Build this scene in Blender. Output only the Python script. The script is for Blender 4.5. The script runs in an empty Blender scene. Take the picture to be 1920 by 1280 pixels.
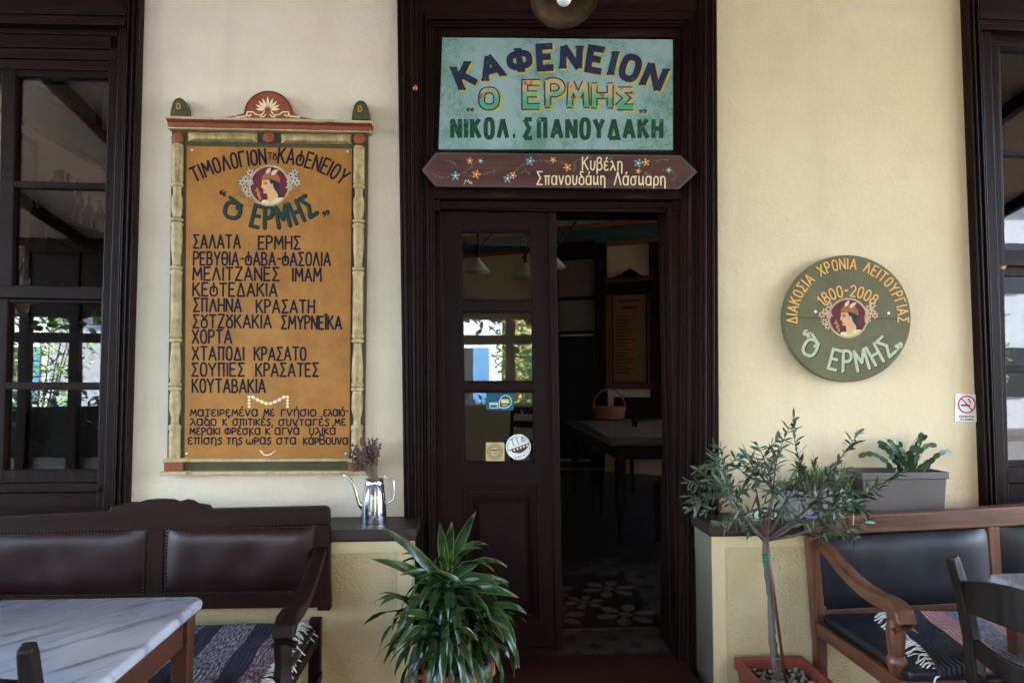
import bpy, bmesh, math, random
from mathutils import Vector, Matrix
S = bpy.context.scene
R = math.radians
# ---------------------------------------------------------------- camera
CD, CH = 3.10, 1.45                 # metres from the facade, eye height
YAW, PITCH = R(3.5), R(3.0)
FPX = 1280.0
cd = bpy.data.cameras.new('camera'); cam = bpy.data.objects.new('camera', cd); S.collection.objects.link(cam)
cd.sensor_width = 36; cd.lens = 24.0; cd.clip_start = .05; cd.clip_end = 600
cam.location = (0, -CD, CH); cam.rotation_euler = (R(90) + PITCH, 0, -YAW)
S.camera = cam
# ---------------------------------------------------------------- sky, sun, exposure
SUN_EL, SUN_AZ = R(52), R(28)       # azimuth from +Y (behind the cafe) towards +X
w = bpy.data.worlds.new('World'); S.world = w; w.use_nodes = True
nt = w.node_tree; bg = nt.nodes['Background']
sk = nt.nodes.new('ShaderNodeTexSky'); sk.sky_type = 'NISHITA'; sk.sun_disc = False
sk.sun_elevation = SUN_EL; sk.sun_rotation = SUN_AZ
nt.links.new(sk.outputs[0], bg.inputs[0]); bg.inputs[1].default_value = .15
sl = bpy.data.lights.new('sun', 'SUN'); sl.energy = 3.4; sl.angle = R(.5); sl.color = (1, .95, .89)
so = bpy.data.objects.new('sun', sl); S.collection.objects.link(so)
sd = Vector((math.sin(SUN_AZ) * math.cos(SUN_EL), math.cos(SUN_AZ) * math.cos(SUN_EL), math.sin(SUN_EL)))
so.rotation_euler = sd.to_track_quat('Z', 'Y').to_euler()
S.view_settings.view_transform = 'Standard'; S.view_settings.look = 'None'
S.view_settings.exposure = 4.75; S.view_settings.gamma = 1
S.cycles.use_denoising = True; S.cycles.max_bounces = 10; S.cycles.diffuse_bounces = 6
S.cycles.glossy_bounces = 5; S.cycles.transparent_max_bounces = 24
S.cycles.caustics_reflective = False; S.cycles.caustics_refractive = False
S.cycles.sample_clamp_indirect = 8
# ---------------------------------------------------------------- rays through the photo's frame onto real planes
_f = Vector((math.sin(YAW) * math.cos(PITCH), math.cos(YAW) * math.cos(PITCH), math.sin(PITCH)))
_r = Vector((math.cos(YAW), -math.sin(YAW), 0)); _u = _r.cross(_f)
_c = Vector((0, -CD, CH))
def ray(px, py): return _f + _r * ((px - 960) / FPX) + _u * ((640 - py) / FPX)
def W(px, py, Y=0.0):               # point on the vertical plane y = Y
    d = ray(px, py); return _c + d * ((Y + CD) / d.y)
def WZ(px, py, z):                  # point on the level plane z
    d = ray(px, py); return _c + d * ((z - CH) / d.z)
def WX(px, py, x):
    d = ray(px, py); return _c + d * (x / d.x)
def lerp(a, b, t): return a + (b - a) * t
# ---------------------------------------------------------------- mesh builder
class MB:
    def __init__(s): s.v = []; s.f = []; s.m = []; s.uv = {}; s.mi = 0
    def add(s, vs, fs, uvs=None):
        b = len(s.v); s.v += [Vector(v) for v in vs]
        for i, f in enumerate(fs):
            if uvs: s.uv[len(s.f)] = [uvs[k] for k in f]
            s.f.append([b + k for k in f]); s.m.append(s.mi)
        return s
    def box(s, x0, x1, y0, y1, z0, z1):
        vs = [(x, y, z) for z in (z0, z1) for y in (y0, y1) for x in (x0, x1)]
        return s.add(vs, [(0, 2, 3, 1), (4, 5, 7, 6), (0, 1, 5, 4), (2, 6, 7, 3), (0, 4, 6, 2), (1, 3, 7, 5)])
    def hexa(s, a, b):              # two matching quads
        vs = list(a) + list(b)
        return s.add(vs, [(3, 2, 1, 0), (4, 5, 6, 7), (0, 1, 5, 4), (1, 2, 6, 5), (2, 3, 7, 6), (3, 0, 4, 7)])
    def loft(s, rings, close=True, caps=True):
        n = len(rings[0]); vs = [v for r in rings for v in r]; fs = []
        for i in range(len(rings) - 1):
            for k in range(n if close else n - 1):
                a = i * n + k; b = i * n + (k + 1) % n
                fs.append((a, b, b + n, a + n))
        if caps and close:
            fs.append(tuple(range(n - 1, -1, -1))); fs.append(tuple(range((len(rings) - 1) * n, len(rings) * n)))
        return s.add(vs, fs)
    def bar(s, p, q, w, h, up=(0, 0, 1), w2=None, h2=None):
        p, q = Vector(p), Vector(q); d = (q - p).normalized(); up = Vector(up)
        sx = d.cross(up).normalized(); sy = sx.cross(d).normalized()
        w2 = w if w2 is None else w2; h2 = h if h2 is None else h2
        ra = [p + sx * (a * w / 2) + sy * (b * h / 2) for a, b in ((-1, -1), (1, -1), (1, 1), (-1, 1))]
        rb = [q + sx * (a * w2 / 2) + sy * (b * h2 / 2) for a, b in ((-1, -1), (1, -1), (1, 1), (-1, 1))]
        return s.loft([ra, rb])
    def strip(s, pts, w, h, up=(0, 0, 1)):      # swept rectangular bar along a path; w,h scalar or list
        pts = [Vector(p) for p in pts]; up = Vector(up); rings = []
        for i, p in enumerate(pts):
            d = (pts[min(i + 1, len(pts) - 1)] - pts[max(i - 1, 0)]).normalized()
            sx = d.cross(up).normalized(); sy = sx.cross(d).normalized()
            ww = w[i] if isinstance(w, (list, tuple)) else w; hh = h[i] if isinstance(h, (list, tuple)) else h
            rings.append([p + sx * (a * ww / 2) + sy * (b * hh / 2) for a, b in ((-1, -1), (1, -1), (1, 1), (-1, 1))])
        return s.loft(rings)
    def tube(s, pts, r, seg=8, caps=True):
        pts = [Vector(p) for p in pts]; rings = []; prev = None
        for i, p in enumerate(pts):
            d = (pts[min(i + 1, len(pts) - 1)] - pts[max(i - 1, 0)])
            d = d.normalized() if d.length > 1e-9 else Vector((0, 0, 1))
            if prev is None:
                sx = d.cross(Vector((0, 0, 1)) if abs(d.z) < .9 else Vector((1, 0, 0))).normalized()
            else:
                sx = (prev - d * prev.dot(d)).normalized()
            prev = sx; sy = d.cross(sx)
            rr = r[i] if isinstance(r, (list, tuple)) else r
            rings.append([p + sx * (rr * math.cos(2 * math.pi * k / seg)) + sy * (rr * math.sin(2 * math.pi * k / seg)) for k in range(seg)])
        return s.loft(rings, True, caps)
    def lathe(s, prof, c=(0, 0, 0), seg=20, axis=(0, 0, 1), caps=True):
        c = Vector(c); ax = Vector(axis).normalized()
        sx = ax.cross(Vector((0, 1, 0)) if abs(ax.y) < .9 else Vector((1, 0, 0))).normalized(); sy = ax.cross(sx)
        rings = [[c + ax * z + sx * (r * math.cos(2 * math.pi * k / seg)) + sy * (r * math.sin(2 * math.pi * k / seg)) for k in range(seg)] for r, z in prof]
        return s.loft(rings, True, caps)
    def poly(s, pts): return s.add(pts, [tuple(range(len(pts)))])
    def prism(s, px, Yf, Yb):       # outline given in photo pixels, stood on plane Yf, extruded straight back to Yb
        a = [W(x, y, Yf) for x, y in px]; n = len(a)
        b = [Vector((p.x, Yb, p.z)) for p in a]
        fs = [tuple(range(n)), tuple(range(2 * n - 1, n - 1, -1))]
        fs += [(k, k + n, (k + 1) % n + n, (k + 1) % n) for k in range(n)]
        return s.add(a + b, fs)
    def rib(s, A, B, C, D, s0, s1, Yf, Yb):     # slice of a straight member: outer edge A-B, inner edge C-D
        q = [(lerp(P[0], Q[0], t), lerp(P[1], Q[1], t)) for P, Q, t in ((A, C, s0), (A, C, s1), (B, D, s1), (B, D, s0))]
        return s.prism(q, Yf, Yb)
    def flat(s, px, Y): return s.add([W(x, y, Y) for x, y in px], [tuple(range(len(px)))])
    def ball(s, c, r, seg=10, rings=6, sc=(1, 1, 1)):
        c = Vector(c); rs = []
        for i in range(rings + 1):
            a = math.pi * i / rings; rr = max(1e-4, math.sin(a)) * r
            rs.append([c + Vector((rr * math.cos(2 * math.pi * k / seg) * sc[0], rr * math.sin(2 * math.pi * k / seg) * sc[1], -math.cos(a) * r * sc[2])) for k in range(seg)])
        return s.loft(rs)
LOC = {}
def obj(name, mb, mats, parent=None, bevel=0, smooth=False, seg=2, subsurf=0, label=None, fixn=True, auto=None):
    me = bpy.data.meshes.new(name)
    root = parent
    while root is not None and root.parent is not None: root = root.parent
    off = root.location if (root is not None and root.get('world_built')) else Vector((0, 0, 0))
    me.from_pydata([tuple(v) for v in mb.v], [], mb.f); me.update()
    for m in (mats if isinstance(mats, (list, tuple)) else [mats]): me.materials.append(m)
    for p, i in zip(me.polygons, mb.m): p.material_index = i
    if mb.uv:
        ul = me.uv_layers.new(name='uv')
        for p in me.polygons:
            u = mb.uv.get(p.index)
            if u:
                for li, q in zip(p.loop_indices, u): ul.data[li].uv = q
    if fixn:
        bm = bmesh.new(); bm.from_mesh(me); bmesh.ops.recalc_face_normals(bm, faces=bm.faces); bm.to_mesh(me); bm.free()
    if smooth: me.polygons.foreach_set('use_smooth', [True] * len(me.polygons))
    o = bpy.data.objects.new(name, me); S.collection.objects.link(o)
    if parent is not None:
        o.parent = parent
        if parent is root: o.location = -off
    if bevel:
        b = o.modifiers.new('bevel', 'BEVEL'); b.width = bevel; b.segments = seg; b.limit_method = 'ANGLE'; b.angle_limit = R(35)
        if smooth: b.harden_normals = False
    if subsurf:
        b = o.modifiers.new('sub', 'SUBSURF'); b.levels = subsurf; b.render_levels = subsurf
    if auto:
        me.polygons.foreach_set('use_smooth', [True] * len(me.polygons))
        try: me.set_sharp_from_angle(angle=R(auto))
        except Exception: pass
    if label: o['label'] = label
    return o
def thing(name, label, cat, loc=(0, 0, 0), group=None, world=True, kind=None):
    o = bpy.data.objects.new(name, None); S.collection.objects.link(o)
    o.location = loc; o['label'] = label; o['category'] = cat; o.empty_display_size = .1
    if world: o['world_built'] = 1
    if group: o['group'] = group
    if kind: o['kind'] = kind
    return o
def tag(o, label, cat, group=None):
    o['label'] = label; o['category'] = cat
    if group: o['group'] = group
    return o
def struct(name, mb, mats, **k):
    o = obj(name, mb, mats, **k); o['kind'] = 'structure'; return o
def dup(root, loc, rotz=0, label=None, group=None):
    r = root.copy(); S.collection.objects.link(r); r.location = loc; r.rotation_euler = (0, 0, rotz)
    if label: r['label'] = label
    if group: r['group'] = group
    for ch in root.children:
        c = ch.copy(); S.collection.objects.link(c); c.parent = r
        for g in ch.children:
            d = g.copy(); S.collection.objects.link(d); d.parent = c
    return r
# ---------------------------------------------------------------- materials
def lin(r, g=None, b=None):
    if g is None: r, g, b = r
    f = lambda c: (c / 255 / 12.92) if c / 255 <= .04045 else ((c / 255 + .055) / 1.055) ** 2.4
    return (f(r), f(g), f(b))
class NT:
    def __init__(s, name):
        s.m = bpy.data.materials.new(name); s.m.use_nodes = True; s.t = s.m.node_tree
        s.b = s.t.nodes['Principled BSDF']
    def n(s, typ, **k):
        x = s.t.nodes.new('ShaderNode' + typ)
        for a, v in k.items():
            if a in x.inputs.keys(): x.inputs[a].default_value = v
            else: setattr(x, a, v)
        return x
    def l(s, a, b): s.t.links.new(a, b)
    def coord(s, scale=(1, 1, 1), rot=(0, 0, 0), kind='Object'):
        t = s.n('TexCoord'); mp = s.n('Mapping'); mp.inputs['Scale'].default_value = scale; mp.inputs['Rotation'].default_value = rot
        s.l(t.outputs[kind], mp.inputs[0]); return mp.outputs[0]
    def noise(s, vec, scale, detail=4, rough=.55, dist=0):
        x = s.n('TexNoise'); x.inputs['Scale'].default_value = scale; x.inputs['Detail'].default_value = detail
        x.inputs['Roughness'].default_value = rough; x.inputs['Distortion'].default_value = dist
        if vec is not None: s.l(vec, x.inputs['Vector'])
        return x.outputs['Fac']
    def ramp(s, fac, stops, interp='LINEAR'):
        x = s.n('ValToRGB'); cr = x.color_ramp; cr.interpolation = interp
        while len(cr.elements) < len(stops): cr.elements.new(.5)
        for e, (p, c) in zip(cr.elements, stops):
            e.position = p; e.color = (c, c, c, 1) if isinstance(c, (int, float)) else (*c[:3], 1)
        s.l(fac, x.inputs[0]); return x.outputs[0]
    def mix(s, fac, a, b, blend='MIX'):
        x = s.n('Mix', data_type='RGBA', blend_type=blend)
        for k, v in ((0, fac), (6, a), (7, b)):
            if hasattr(v, 'is_output'): s.l(v, x.inputs[k])
            elif isinstance(v, (int, float)): x.inputs[k].default_value = v
            else: x.inputs[k].default_value = (*v[:3], 1)
        return x.outputs[2]
    def math(s, op, a, b=0):
        x = s.n('Math', operation=op)
        for k, v in ((0, a), (1, b)):
            if hasattr(v, 'is_output'): s.l(v, x.inputs[k])
            else: x.inputs[k].default_value = v
        return x.outputs[0]
    def bump(s, h, strength=.3, dist=.01):
        x = s.n('Bump'); x.inputs['Strength'].default_value = strength; x.inputs['Distance'].default_value = dist
        s.l(h, x.inputs['Height']); s.l(x.outputs[0], s.b.inputs['Normal'])
    def col(s, c):
        if hasattr(c, 'is_output'): s.l(c, s.b.inputs['Base Color'])
        else: s.b.inputs['Base Color'].default_value = (*c[:3], 1)
    def rough(s, c):
        if hasattr(c, 'is_output'): s.l(c, s.b.inputs['Roughness'])
        else: s.b.inputs['Roughness'].default_value = c
M = {}
def plain(name, c, rough=.6, var=.15, scale=12, bump=0, bscale=80, metal=0, spec=.5):
    t = NT(name); v = t.coord()
    f = t.noise(v, scale, 5)
    t.col(t.ramp(f, [(.25, [x * (1 - var) for x in c]), (.75, [min(1, x * (1 + var)) for x in c])]))
    t.rough(rough); t.b.inputs['Metallic'].default_value = metal; t.b.inputs['Specular IOR Level'].default_value = spec
    if bump: t.bump(t.noise(v, bscale, 3), bump, .004)
    M[name] = t.m; return t.m
def wood(name, dark, light, axis='Z', rough=(.35, .6), scale=9, bump=.25, worn=None, spec=.5):
    t = NT(name); k = {'Z': (1, 1, .06), 'X': (.06, 1, 1), 'Y': (1, .06, 1)}[axis]
    v = t.coord(k)
    f = t.noise(v, scale * 4, 6, .65, .4); g = t.noise(t.coord(), 2.3, 3)
    base = t.ramp(f, [(.3, dark), (.72, light)])
    base = t.mix(t.ramp(g, [(.35, 0.), (.7, .45)]), base, dark)
    if worn:
        h = t.noise(v, 26, 5, .7); base = t.mix(t.ramp(h, [(.60, 0.), (.70, .55)]), base, worn)
    t.col(base); t.rough(t.ramp(f, [(.3, rough[0]), (.8, rough[1])])); t.b.inputs['Specular IOR Level'].default_value = spec
    cr = t.noise(t.coord(tuple(x * 1.0 for x in k)), scale * 12, 4, .7)
    t.bump(t.mix(.5, f, cr), bump, .006)
    M[name] = t.m; return t.m
for ax in 'XYZ':
    wood('dark_wood_' + ax, lin(17, 8, 7), lin(38, 20, 16), ax, (.36, .58), worn=lin(66, 40, 32), bump=.3, spec=.09)
    wood('bench_wood_' + ax, lin(20, 10, 7), lin(46, 25, 17), ax, (.36, .55), bump=.25, spec=.12)
    wood('sill_wood_' + ax, lin(36, 26, 23), lin(62, 47, 42), ax, (.4, .6), bump=.2, spec=.3)
    wood('brown_wood_' + ax, lin(58, 31, 19), lin(124, 74, 46), ax, (.32, .5), bump=.25)
wood('door_wood', lin(21, 10, 10), lin(32, 17, 16), 'Z', (.45, .6), bump=.1, spec=.10)
wood('threshold_wood', lin(42, 19, 13), lin(72, 34, 23), 'X', (.4, .6), bump=.2)
wood('table_wood', lin(52, 24, 14), lin(92, 50, 30), 'Y', (.35, .5), bump=.15)
wood('chair_wood', lin(20, 14, 12), lin(40, 29, 24), 'Z', (.35, .55), bump=.25, spec=.22)
wood('arrow_wood', lin(48, 24, 20), lin(92, 46, 34), 'X', (.4, .6), bump=.12)
def plaster(name, c, c2, bump=.12, streak=.0):
    t = NT(name); v = t.coord()
    a = t.noise(v, .9, 5, .6); b = t.noise(v, 5, 6, .6)
    base = t.mix(t.ramp(a, [(.3, 0.), (.75, 1.)]), c, c2)
    base = t.mix(t.ramp(b, [(.45, 0.), (.8, .35)]), base, [x * .82 for x in c2])
    st = t.noise(t.coord((3, 3, .35)), 1.7, 5, .6); base = t.mix(t.ramp(st, [(.58, 0.), (.8, .22)]), base, [c[0] * .62, c[1] * .60, c[2] * .56])
    vo = t.n('TexVoronoi', feature='DISTANCE_TO_EDGE'); vo.inputs['Scale'].default_value = 1.3
    wn = t.n('TexNoise'); wn.inputs['Scale'].default_value = 4; wn.inputs['Detail'].default_value = 6; t.l(v, wn.inputs['Vector'])
    va = t.n('VectorMath', operation='ADD'); vs = t.n('VectorMath', operation='SCALE'); vs.inputs['Scale'].default_value = .5
    t.l(wn.outputs['Color'], vs.inputs[0]); t.l(v, va.inputs[0]); t.l(vs.outputs[0], va.inputs[1]); t.l(va.outputs[0], vo.inputs['Vector'])
    ck = t.math('MULTIPLY', t.ramp(vo.outputs['Distance'], [(0, .28), (.0022, 0.)]), t.ramp(t.noise(v, 1.1, 2), [(.62, 0.), (.68, 1.)]))
    base = t.mix(ck, base, [x * .5 for x in c])
    sp = t.noise(v, 60, 2); base = t.mix(t.ramp(sp, [(.80, 0.), (.84, .5)]), base, [x * .45 for x in c])
    t.col(base); t.rough(.8); t.b.inputs['Specular IOR Level'].default_value = .25
    h = t.mix(.4, t.noise(v, 7, 6, .6), t.noise(v, 45, 5, .6)); t.bump(h, bump, .02)
    M[name] = t.m; return t.m
plaster('plaster_cool_lit', lin(220, 209, 188), lin(206, 193, 170), .42)  # left wall's cooler light painted in as a whiter cream
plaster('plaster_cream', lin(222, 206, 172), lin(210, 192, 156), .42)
def stucco(name, c, c2):
    t = NT(name); v = t.coord()
    vo = t.n('TexVoronoi', feature='SMOOTH_F1'); vo.inputs['Scale'].default_value = 105; vo.inputs['Smoothness'].default_value = .6
    dv = t.n('VectorMath', operation='ADD'); nz = t.n('TexNoise'); nz.inputs['Scale'].default_value = 30
    sc = t.n('VectorMath', operation='SCALE'); sc.inputs['Scale'].default_value = .03
    t.l(v, nz.inputs['Vector']); t.l(nz.outputs['Color'], sc.inputs[0]); t.l(v, dv.inputs[0]); t.l(sc.outputs[0], dv.inputs[1])
    t.l(dv.outputs[0], vo.inputs['Vector'])
    h = vo.outputs['Distance']; big = t.noise(v, 3.2, 4)
    base = t.ramp(t.noise(v, 6, 5), [(.3, c), (.75, c2)])
    st = t.noise(t.coord((1, 1, .12)), 5.5, 4, .6)
    base = t.mix(t.ramp(st, [(.60, 0.), (.78, .5)]), base, lin(150, 110, 62))
    t.col(base); t.rough(.75)
    t.bump(t.mix(.35, h, big), .6, .010); M[name] = t.m
stucco('stucco_yellow', lin(194, 176, 134), lin(182, 162, 116))
plain('yellow_paint', lin(198, 181, 138), .7, .08, 6, .1, 60)
plain('grey_paint', lin(104, 97, 78), .6, .1, 5, .1, 60)
def glass(name, tint=(1, 1, 1), dirt=.0):
    t = NT(name); out = t.t.nodes['Material Output']
    tr = t.n('BsdfTransparent'); tr.inputs[0].default_value = (*tint, 1)
    gl = t.n('BsdfGlossy'); gl.inputs['Roughness'].default_value = 0.0
    fr = t.n('Fresnel'); fr.inputs['IOR'].default_value = 1.62
    mx = t.n('MixShader')
    fac = t.math('MULTIPLY', fr.outputs[0], 1.2)
    t.l(fac, mx.inputs[0]); t.l(tr.outputs[0], mx.inputs[1]); t.l(gl.outputs[0], mx.inputs[2])
    nz = t.noise(t.coord(), 2.2, 2); bp = t.n('Bump'); bp.inputs['Strength'].default_value = .02; bp.inputs['Distance'].default_value = .02
    t.l(nz, bp.inputs['Height']); t.l(bp.outputs[0], gl.inputs['Normal'])
    t.l(mx.outputs[0], out.inputs[0]); M[name] = t.m; return t.m
glass('window_glass', (.95, .96, .955))
plain('bottle_glass', lin(20, 32, 24), .12, .1, 9); glass('clear_glass', (.85, .88, .88))
def leather(name, c, rough=.33):
    t = NT(name); v = t.coord()
    f = t.noise(v, 5, 4); t.col(t.ramp(f, [(.3, [x * .75 for x in c]), (.7, [x * 1.25 for x in c])]))
    t.rough(t.ramp(t.noise(v, 9, 4), [(.3, rough - .06), (.7, rough + .12)]))
    t.bump(t.mix(.25, t.noise(v, 14, 3, .5, .6), t.noise(v, 260, 2)), .16, .006); t.b.inputs['Specular IOR Level'].default_value = .32; M[name] = t.m
leather('brown_leather', lin(32, 13, 11), .34); leather('black_leather', lin(26, 27, 31), .4)
def marble():
    t = NT('marble'); r_ = t.coord((1, 1, 1), (0, 0, R(38)))
    def along(k):
        m = t.n('Mapping'); m.inputs['Scale'].default_value = (k, .9, 1); t.l(r_, m.inputs[0]); return m.outputs[0]
    a = t.noise(along(9), 2.2, 9, .6, .25); b = t.noise(along(16), 3.0, 8, .6, .2); cl = t.noise(t.coord(), 3, 3)
    base = t.ramp(cl, [(.3, lin(146, 146, 155)), (.7, lin(166, 166, 175))])
    base = t.mix(t.ramp(a, [(.36, .7), (.44, 0.)]), base, lin(94, 96, 110))
    base = t.mix(t.ramp(b, [(.555, 0.), (.61, .75)]), base, lin(92, 94, 110)); base = t.mix(t.ramp(b, [(.65, 0.), (.68, .6)]), base, lin(60, 62, 76))
    t.col(base); t.rough(t.ramp(b, [(.3, .18), (.7, .32)])); M['marble'] = t.m
marble()
plain('paint_navy', lin(24, 20, 30), .6, .25, 60, spec=.15); plain('paint_green_dark', lin(26, 54, 42), .6, .25, 60, spec=.2)
def painted(name, c, c2, scale=5, rough=.5, bump=.1):
    t = NT(name); t.b.inputs['Specular IOR Level'].default_value = .25; v = t.coord(); a = t.noise(v, scale, 6, .65); g = t.noise(t.coord((8, 8, .5)), 9, 4) if scale > 8 else t.noise(v, scale * 5, 5, .7)
    t.col(t.mix(t.ramp(t.mix(.35, a, g), [(.32, 0.), (.68, 1.)]), c, c2)); t.rough(rough); t.bump(a, bump, .004); M[name] = t.m
painted('board_ochre', lin(170, 117, 50), lin(138, 89, 36), 4.5)
painted('frame_green', lin(76, 74, 44), lin(54, 53, 32), 9)
painted('crest_red', lin(142, 78, 48), lin(116, 58, 38), 14); painted('dark_red', lin(108, 40, 34), lin(86, 30, 26), 14)
painted('baluster_cream', lin(196, 174, 126), lin(118, 94, 60), 22, .45, .15)
painted('ledge_cream', lin(196, 178, 138), lin(150, 130, 92), 16)
painted('disc_olive', lin(108, 103, 70), lin(86, 83, 56), 4, .6)
for nm, c in dict(paint_cream=(226, 206, 168), paint_tan=(214, 166, 96), paint_sage=(176, 182, 150), paint_shadow=(46, 50, 40),
                  paint_gold=(176, 132, 72), skin_paint=(208, 160, 116), maroon_paint=(92, 34, 40), helmet_paint=(150, 92, 54),
                  wing_paint=(206, 180, 164), hair_paint=(40, 38, 42), robe_paint=(222, 204, 160), flower_grey=(178, 172, 160),
                  flower_pink=(206, 168, 140), leaf_paint=(96, 100, 74), flower_blue=(92, 146, 164), flower_orange=(206, 134, 72),
                  line_dark=(58, 44, 34), sign_navy=(34, 42, 66), sign_yellow=(196, 178, 62), sign_green=(30, 78, 52), white_paint=(232, 232, 232),
                  red_paint=(196, 32, 72), black_paint=(28, 28, 36), sticker_tan=(196, 176, 130), sticker_blue=(34, 92, 112),
                  sticker_yellow=(206, 196, 40), sticker_green=(132, 146, 92), bowl_brown=(84, 66, 40), border_teal=(66, 84, 86), board_red=(186, 40, 40)).items():
    plain(nm, lin(c), .55, .12, 40, spec=.2)
SIGN_Z = 0.0
def weathered_sign():
    t = NT('sign_teal'); v = t.coord()
    big = t.noise(v, 2.6, 5, .6); sp = t.noise(v, 70, 6, .75); sp2 = t.noise(v, 28, 6, .7)
    base = t.mix(t.ramp(big, [(.35, 0.), (.7, 1.)]), lin(140, 166, 166), lin(124, 154, 150))
    m = t.math('MULTIPLY', t.ramp(sp, [(.50, 0.), (.60, 1.)]), t.ramp(big, [(.42, 0.), (.62, .85)]))
    base = t.mix(m, base, lin(64, 112, 98))
    base = t.mix(t.ramp(sp2, [(.64, 0.), (.72, .6)]), base, lin(76, 130, 110))
    ed = t.noise(v, 5, 6, .7); base = t.mix(t.ramp(ed, [(.50, 0.), (.64, .7)]), base, lin(78, 124, 104))
    base = t.mix(t.ramp(t.noise(t.coord((1, 1, .25)), 9, 5, .7), [(.62, 0.), (.72, .5)]), base, lin(168, 184, 180))
    base = t.mix(t.ramp(t.noise(v, 120, 3), [(.70, 0.), (.76, .7)]), base, lin(50, 84, 80))
    t.col(base); t.rough(.4); t.bump(sp, .1, .002); M['sign_teal'] = t.m
    t = NT('sign_mottled'); v = t.coord(); a = t.noise(v, 16, 4, .6); b = t.noise(t.coord((1, 1, 1), (0, .6, 0)), 26, 3)
    sp_ = t.n('SeparateXYZ'); t.l(v, sp_.inputs[0]); mr = t.n('MapRange'); t.l(sp_.outputs[2], mr.inputs[0])
    mr.inputs[1].default_value = W(1040, 208, 0).z - SIGN_Z; mr.inputs[2].default_value = W(1040, 150, 0).z - SIGN_Z
    h_ = t.math('ADD', t.math('MULTIPLY', mr.outputs[0], .55), t.math('MULTIPLY', a, .5))
    base = t.ramp(h_, [(.40, lin(70, 150, 122)), (.54, lin(120, 160, 118)), (.62, lin(178, 158, 112))])
    base = t.mix(t.ramp(b, [(.60, 0.), (.63, .9)]), base, lin(160, 50, 44)); t.col(base); t.rough(.5); M['sign_mottled'] = t.m
weathered_sign()
def worn_paint(name, c, under):
    t = NT(name); v = t.coord(); f = t.noise(v, 55, 6, .7); g = t.noise(v, 7, 3)
    base = t.ramp(t.noise(v, 20, 4), [(.3, [x * .8 for x in c]), (.7, [x * 1.25 for x in c])])
    k = t.math('MULTIPLY', t.ramp(f, [(.56, 0.), (.62, 1.)]), t.ramp(g, [(.52, .03), (.68, .8)]))
    t.col(t.mix(k, base, under)); t.rough(.55); t.b.inputs['Specular IOR Level'].default_value = .2; M[name] = t.m
worn_paint('sign_navy', lin(34, 42, 66), lin(104, 140, 130)); worn_paint('sign_green', lin(24, 66, 46), lin(110, 150, 138)); worn_paint('sign_yellow', lin(180, 162, 56), lin(124, 156, 140))
def metalm(name, c, rough, aniso=0):
    t = NT(name); t.col(c); t.b.inputs['Metallic'].default_value = 1
    f = t.noise(t.coord(), 30, 4); t.rough(t.ramp(f, [(.3, rough * .75), (.7, rough * 1.3)])); M[name] = t.m
metalm('steel', (.72, .73, .75), .14); metalm('brass', lin(120, 98, 66), .38); metalm('nail_brass', lin(52, 44, 40), .35); metalm('screw_steel', (.5, .5, .52), .4); metalm('copper', lin(170, 104, 72), .5)
def leafm(name, c, c2, edge=None, rough=.3):
    t = NT(name); v = t.coord()
    base = t.ramp(t.noise(v, 14, 3), [(.3, c), (.72, c2)])
    if edge:
        tc = t.n('TexCoord'); sp = t.n('SeparateXYZ'); t.l(tc.outputs['UV'], sp.inputs[0])
        e = t.math('ABSOLUTE', t.math('SUBTRACT', sp.outputs[0], .5))
        e = t.math('MULTIPLY', t.ramp(e, [(.40, 0.), (.47, 1.)]), t.ramp(t.noise(v, 5, 2), [(.45, 0.), (.6, .8)]))
        base = t.mix(e, base, edge)
    if edge:
        tip = t.math('MULTIPLY', t.ramp(sp.outputs[1], [(.86, 0.), (.97, 1.)]), t.ramp(t.noise(v, 9, 2), [(.50, 0.), (.56, 1.)])); base = t.mix(tip, base, lin(120, 92, 56))
        base = t.mix(t.ramp(t.noise(v, 4, 3), [(.60, 0.), (.74, .55)]), base, lin(86, 108, 44))
    t.col(base); t.rough(rough)
    t.b.inputs['Subsurface Weight'].default_value = 0
    M[name] = t.m
leafm('dracaena_leaf', lin(14, 34, 14), lin(46, 76, 32), lin(104, 116, 52), .24)
leafm('olive_leaf', lin(26, 38, 27), lin(88, 104, 70), None, .42); leafm('herb_leaf', lin(70, 92, 44), lin(120, 134, 70), None, .5)
leafm('cactus_leaf', lin(34, 54, 30), lin(64, 88, 50), None, .4); leafm('tree_leaf', lin(60, 96, 34), lin(120, 150, 62), None, .5)
leafm('vine_leaf', lin(70, 112, 36), lin(120, 156, 60), None, .5)
wood('bark', lin(58, 52, 48), lin(110, 100, 90), 'Z', (.8, .9), bump=.5); wood('stem_green', lin(70, 92, 66), lin(112, 130, 96), 'Z', (.5, .6))
plain('terracotta', lin(172, 98, 68), .7, .15, 9, .15, 50); plain('pot_red', lin(130, 56, 46), .55, .12, 9, .1, 60)
plain('soil', lin(52, 40, 32), .95, .4, 30, .6, 70); plain('pebble', lin(150, 138, 122), .7, .35, 9, .2, 80)
plain('planter_taupe', lin(86, 79, 75), .5, .12, 5, .05, 90); plain('planter_grey', lin(132, 132, 134), .6, .1, 12, .3, 70)
plain('lavender', lin(86, 66, 58), .9, .3, 60); plain('lavender_stalk', lin(128, 108, 92), .9, .2, 60)
plain('thread_white', lin(206, 200, 190), .9, .1, 60); plain('tie_green', lin(36, 120, 92), .5, .1)
plain('stone_white', lin(206, 204, 200), .7, .1, 20, .2, 50)
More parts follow.
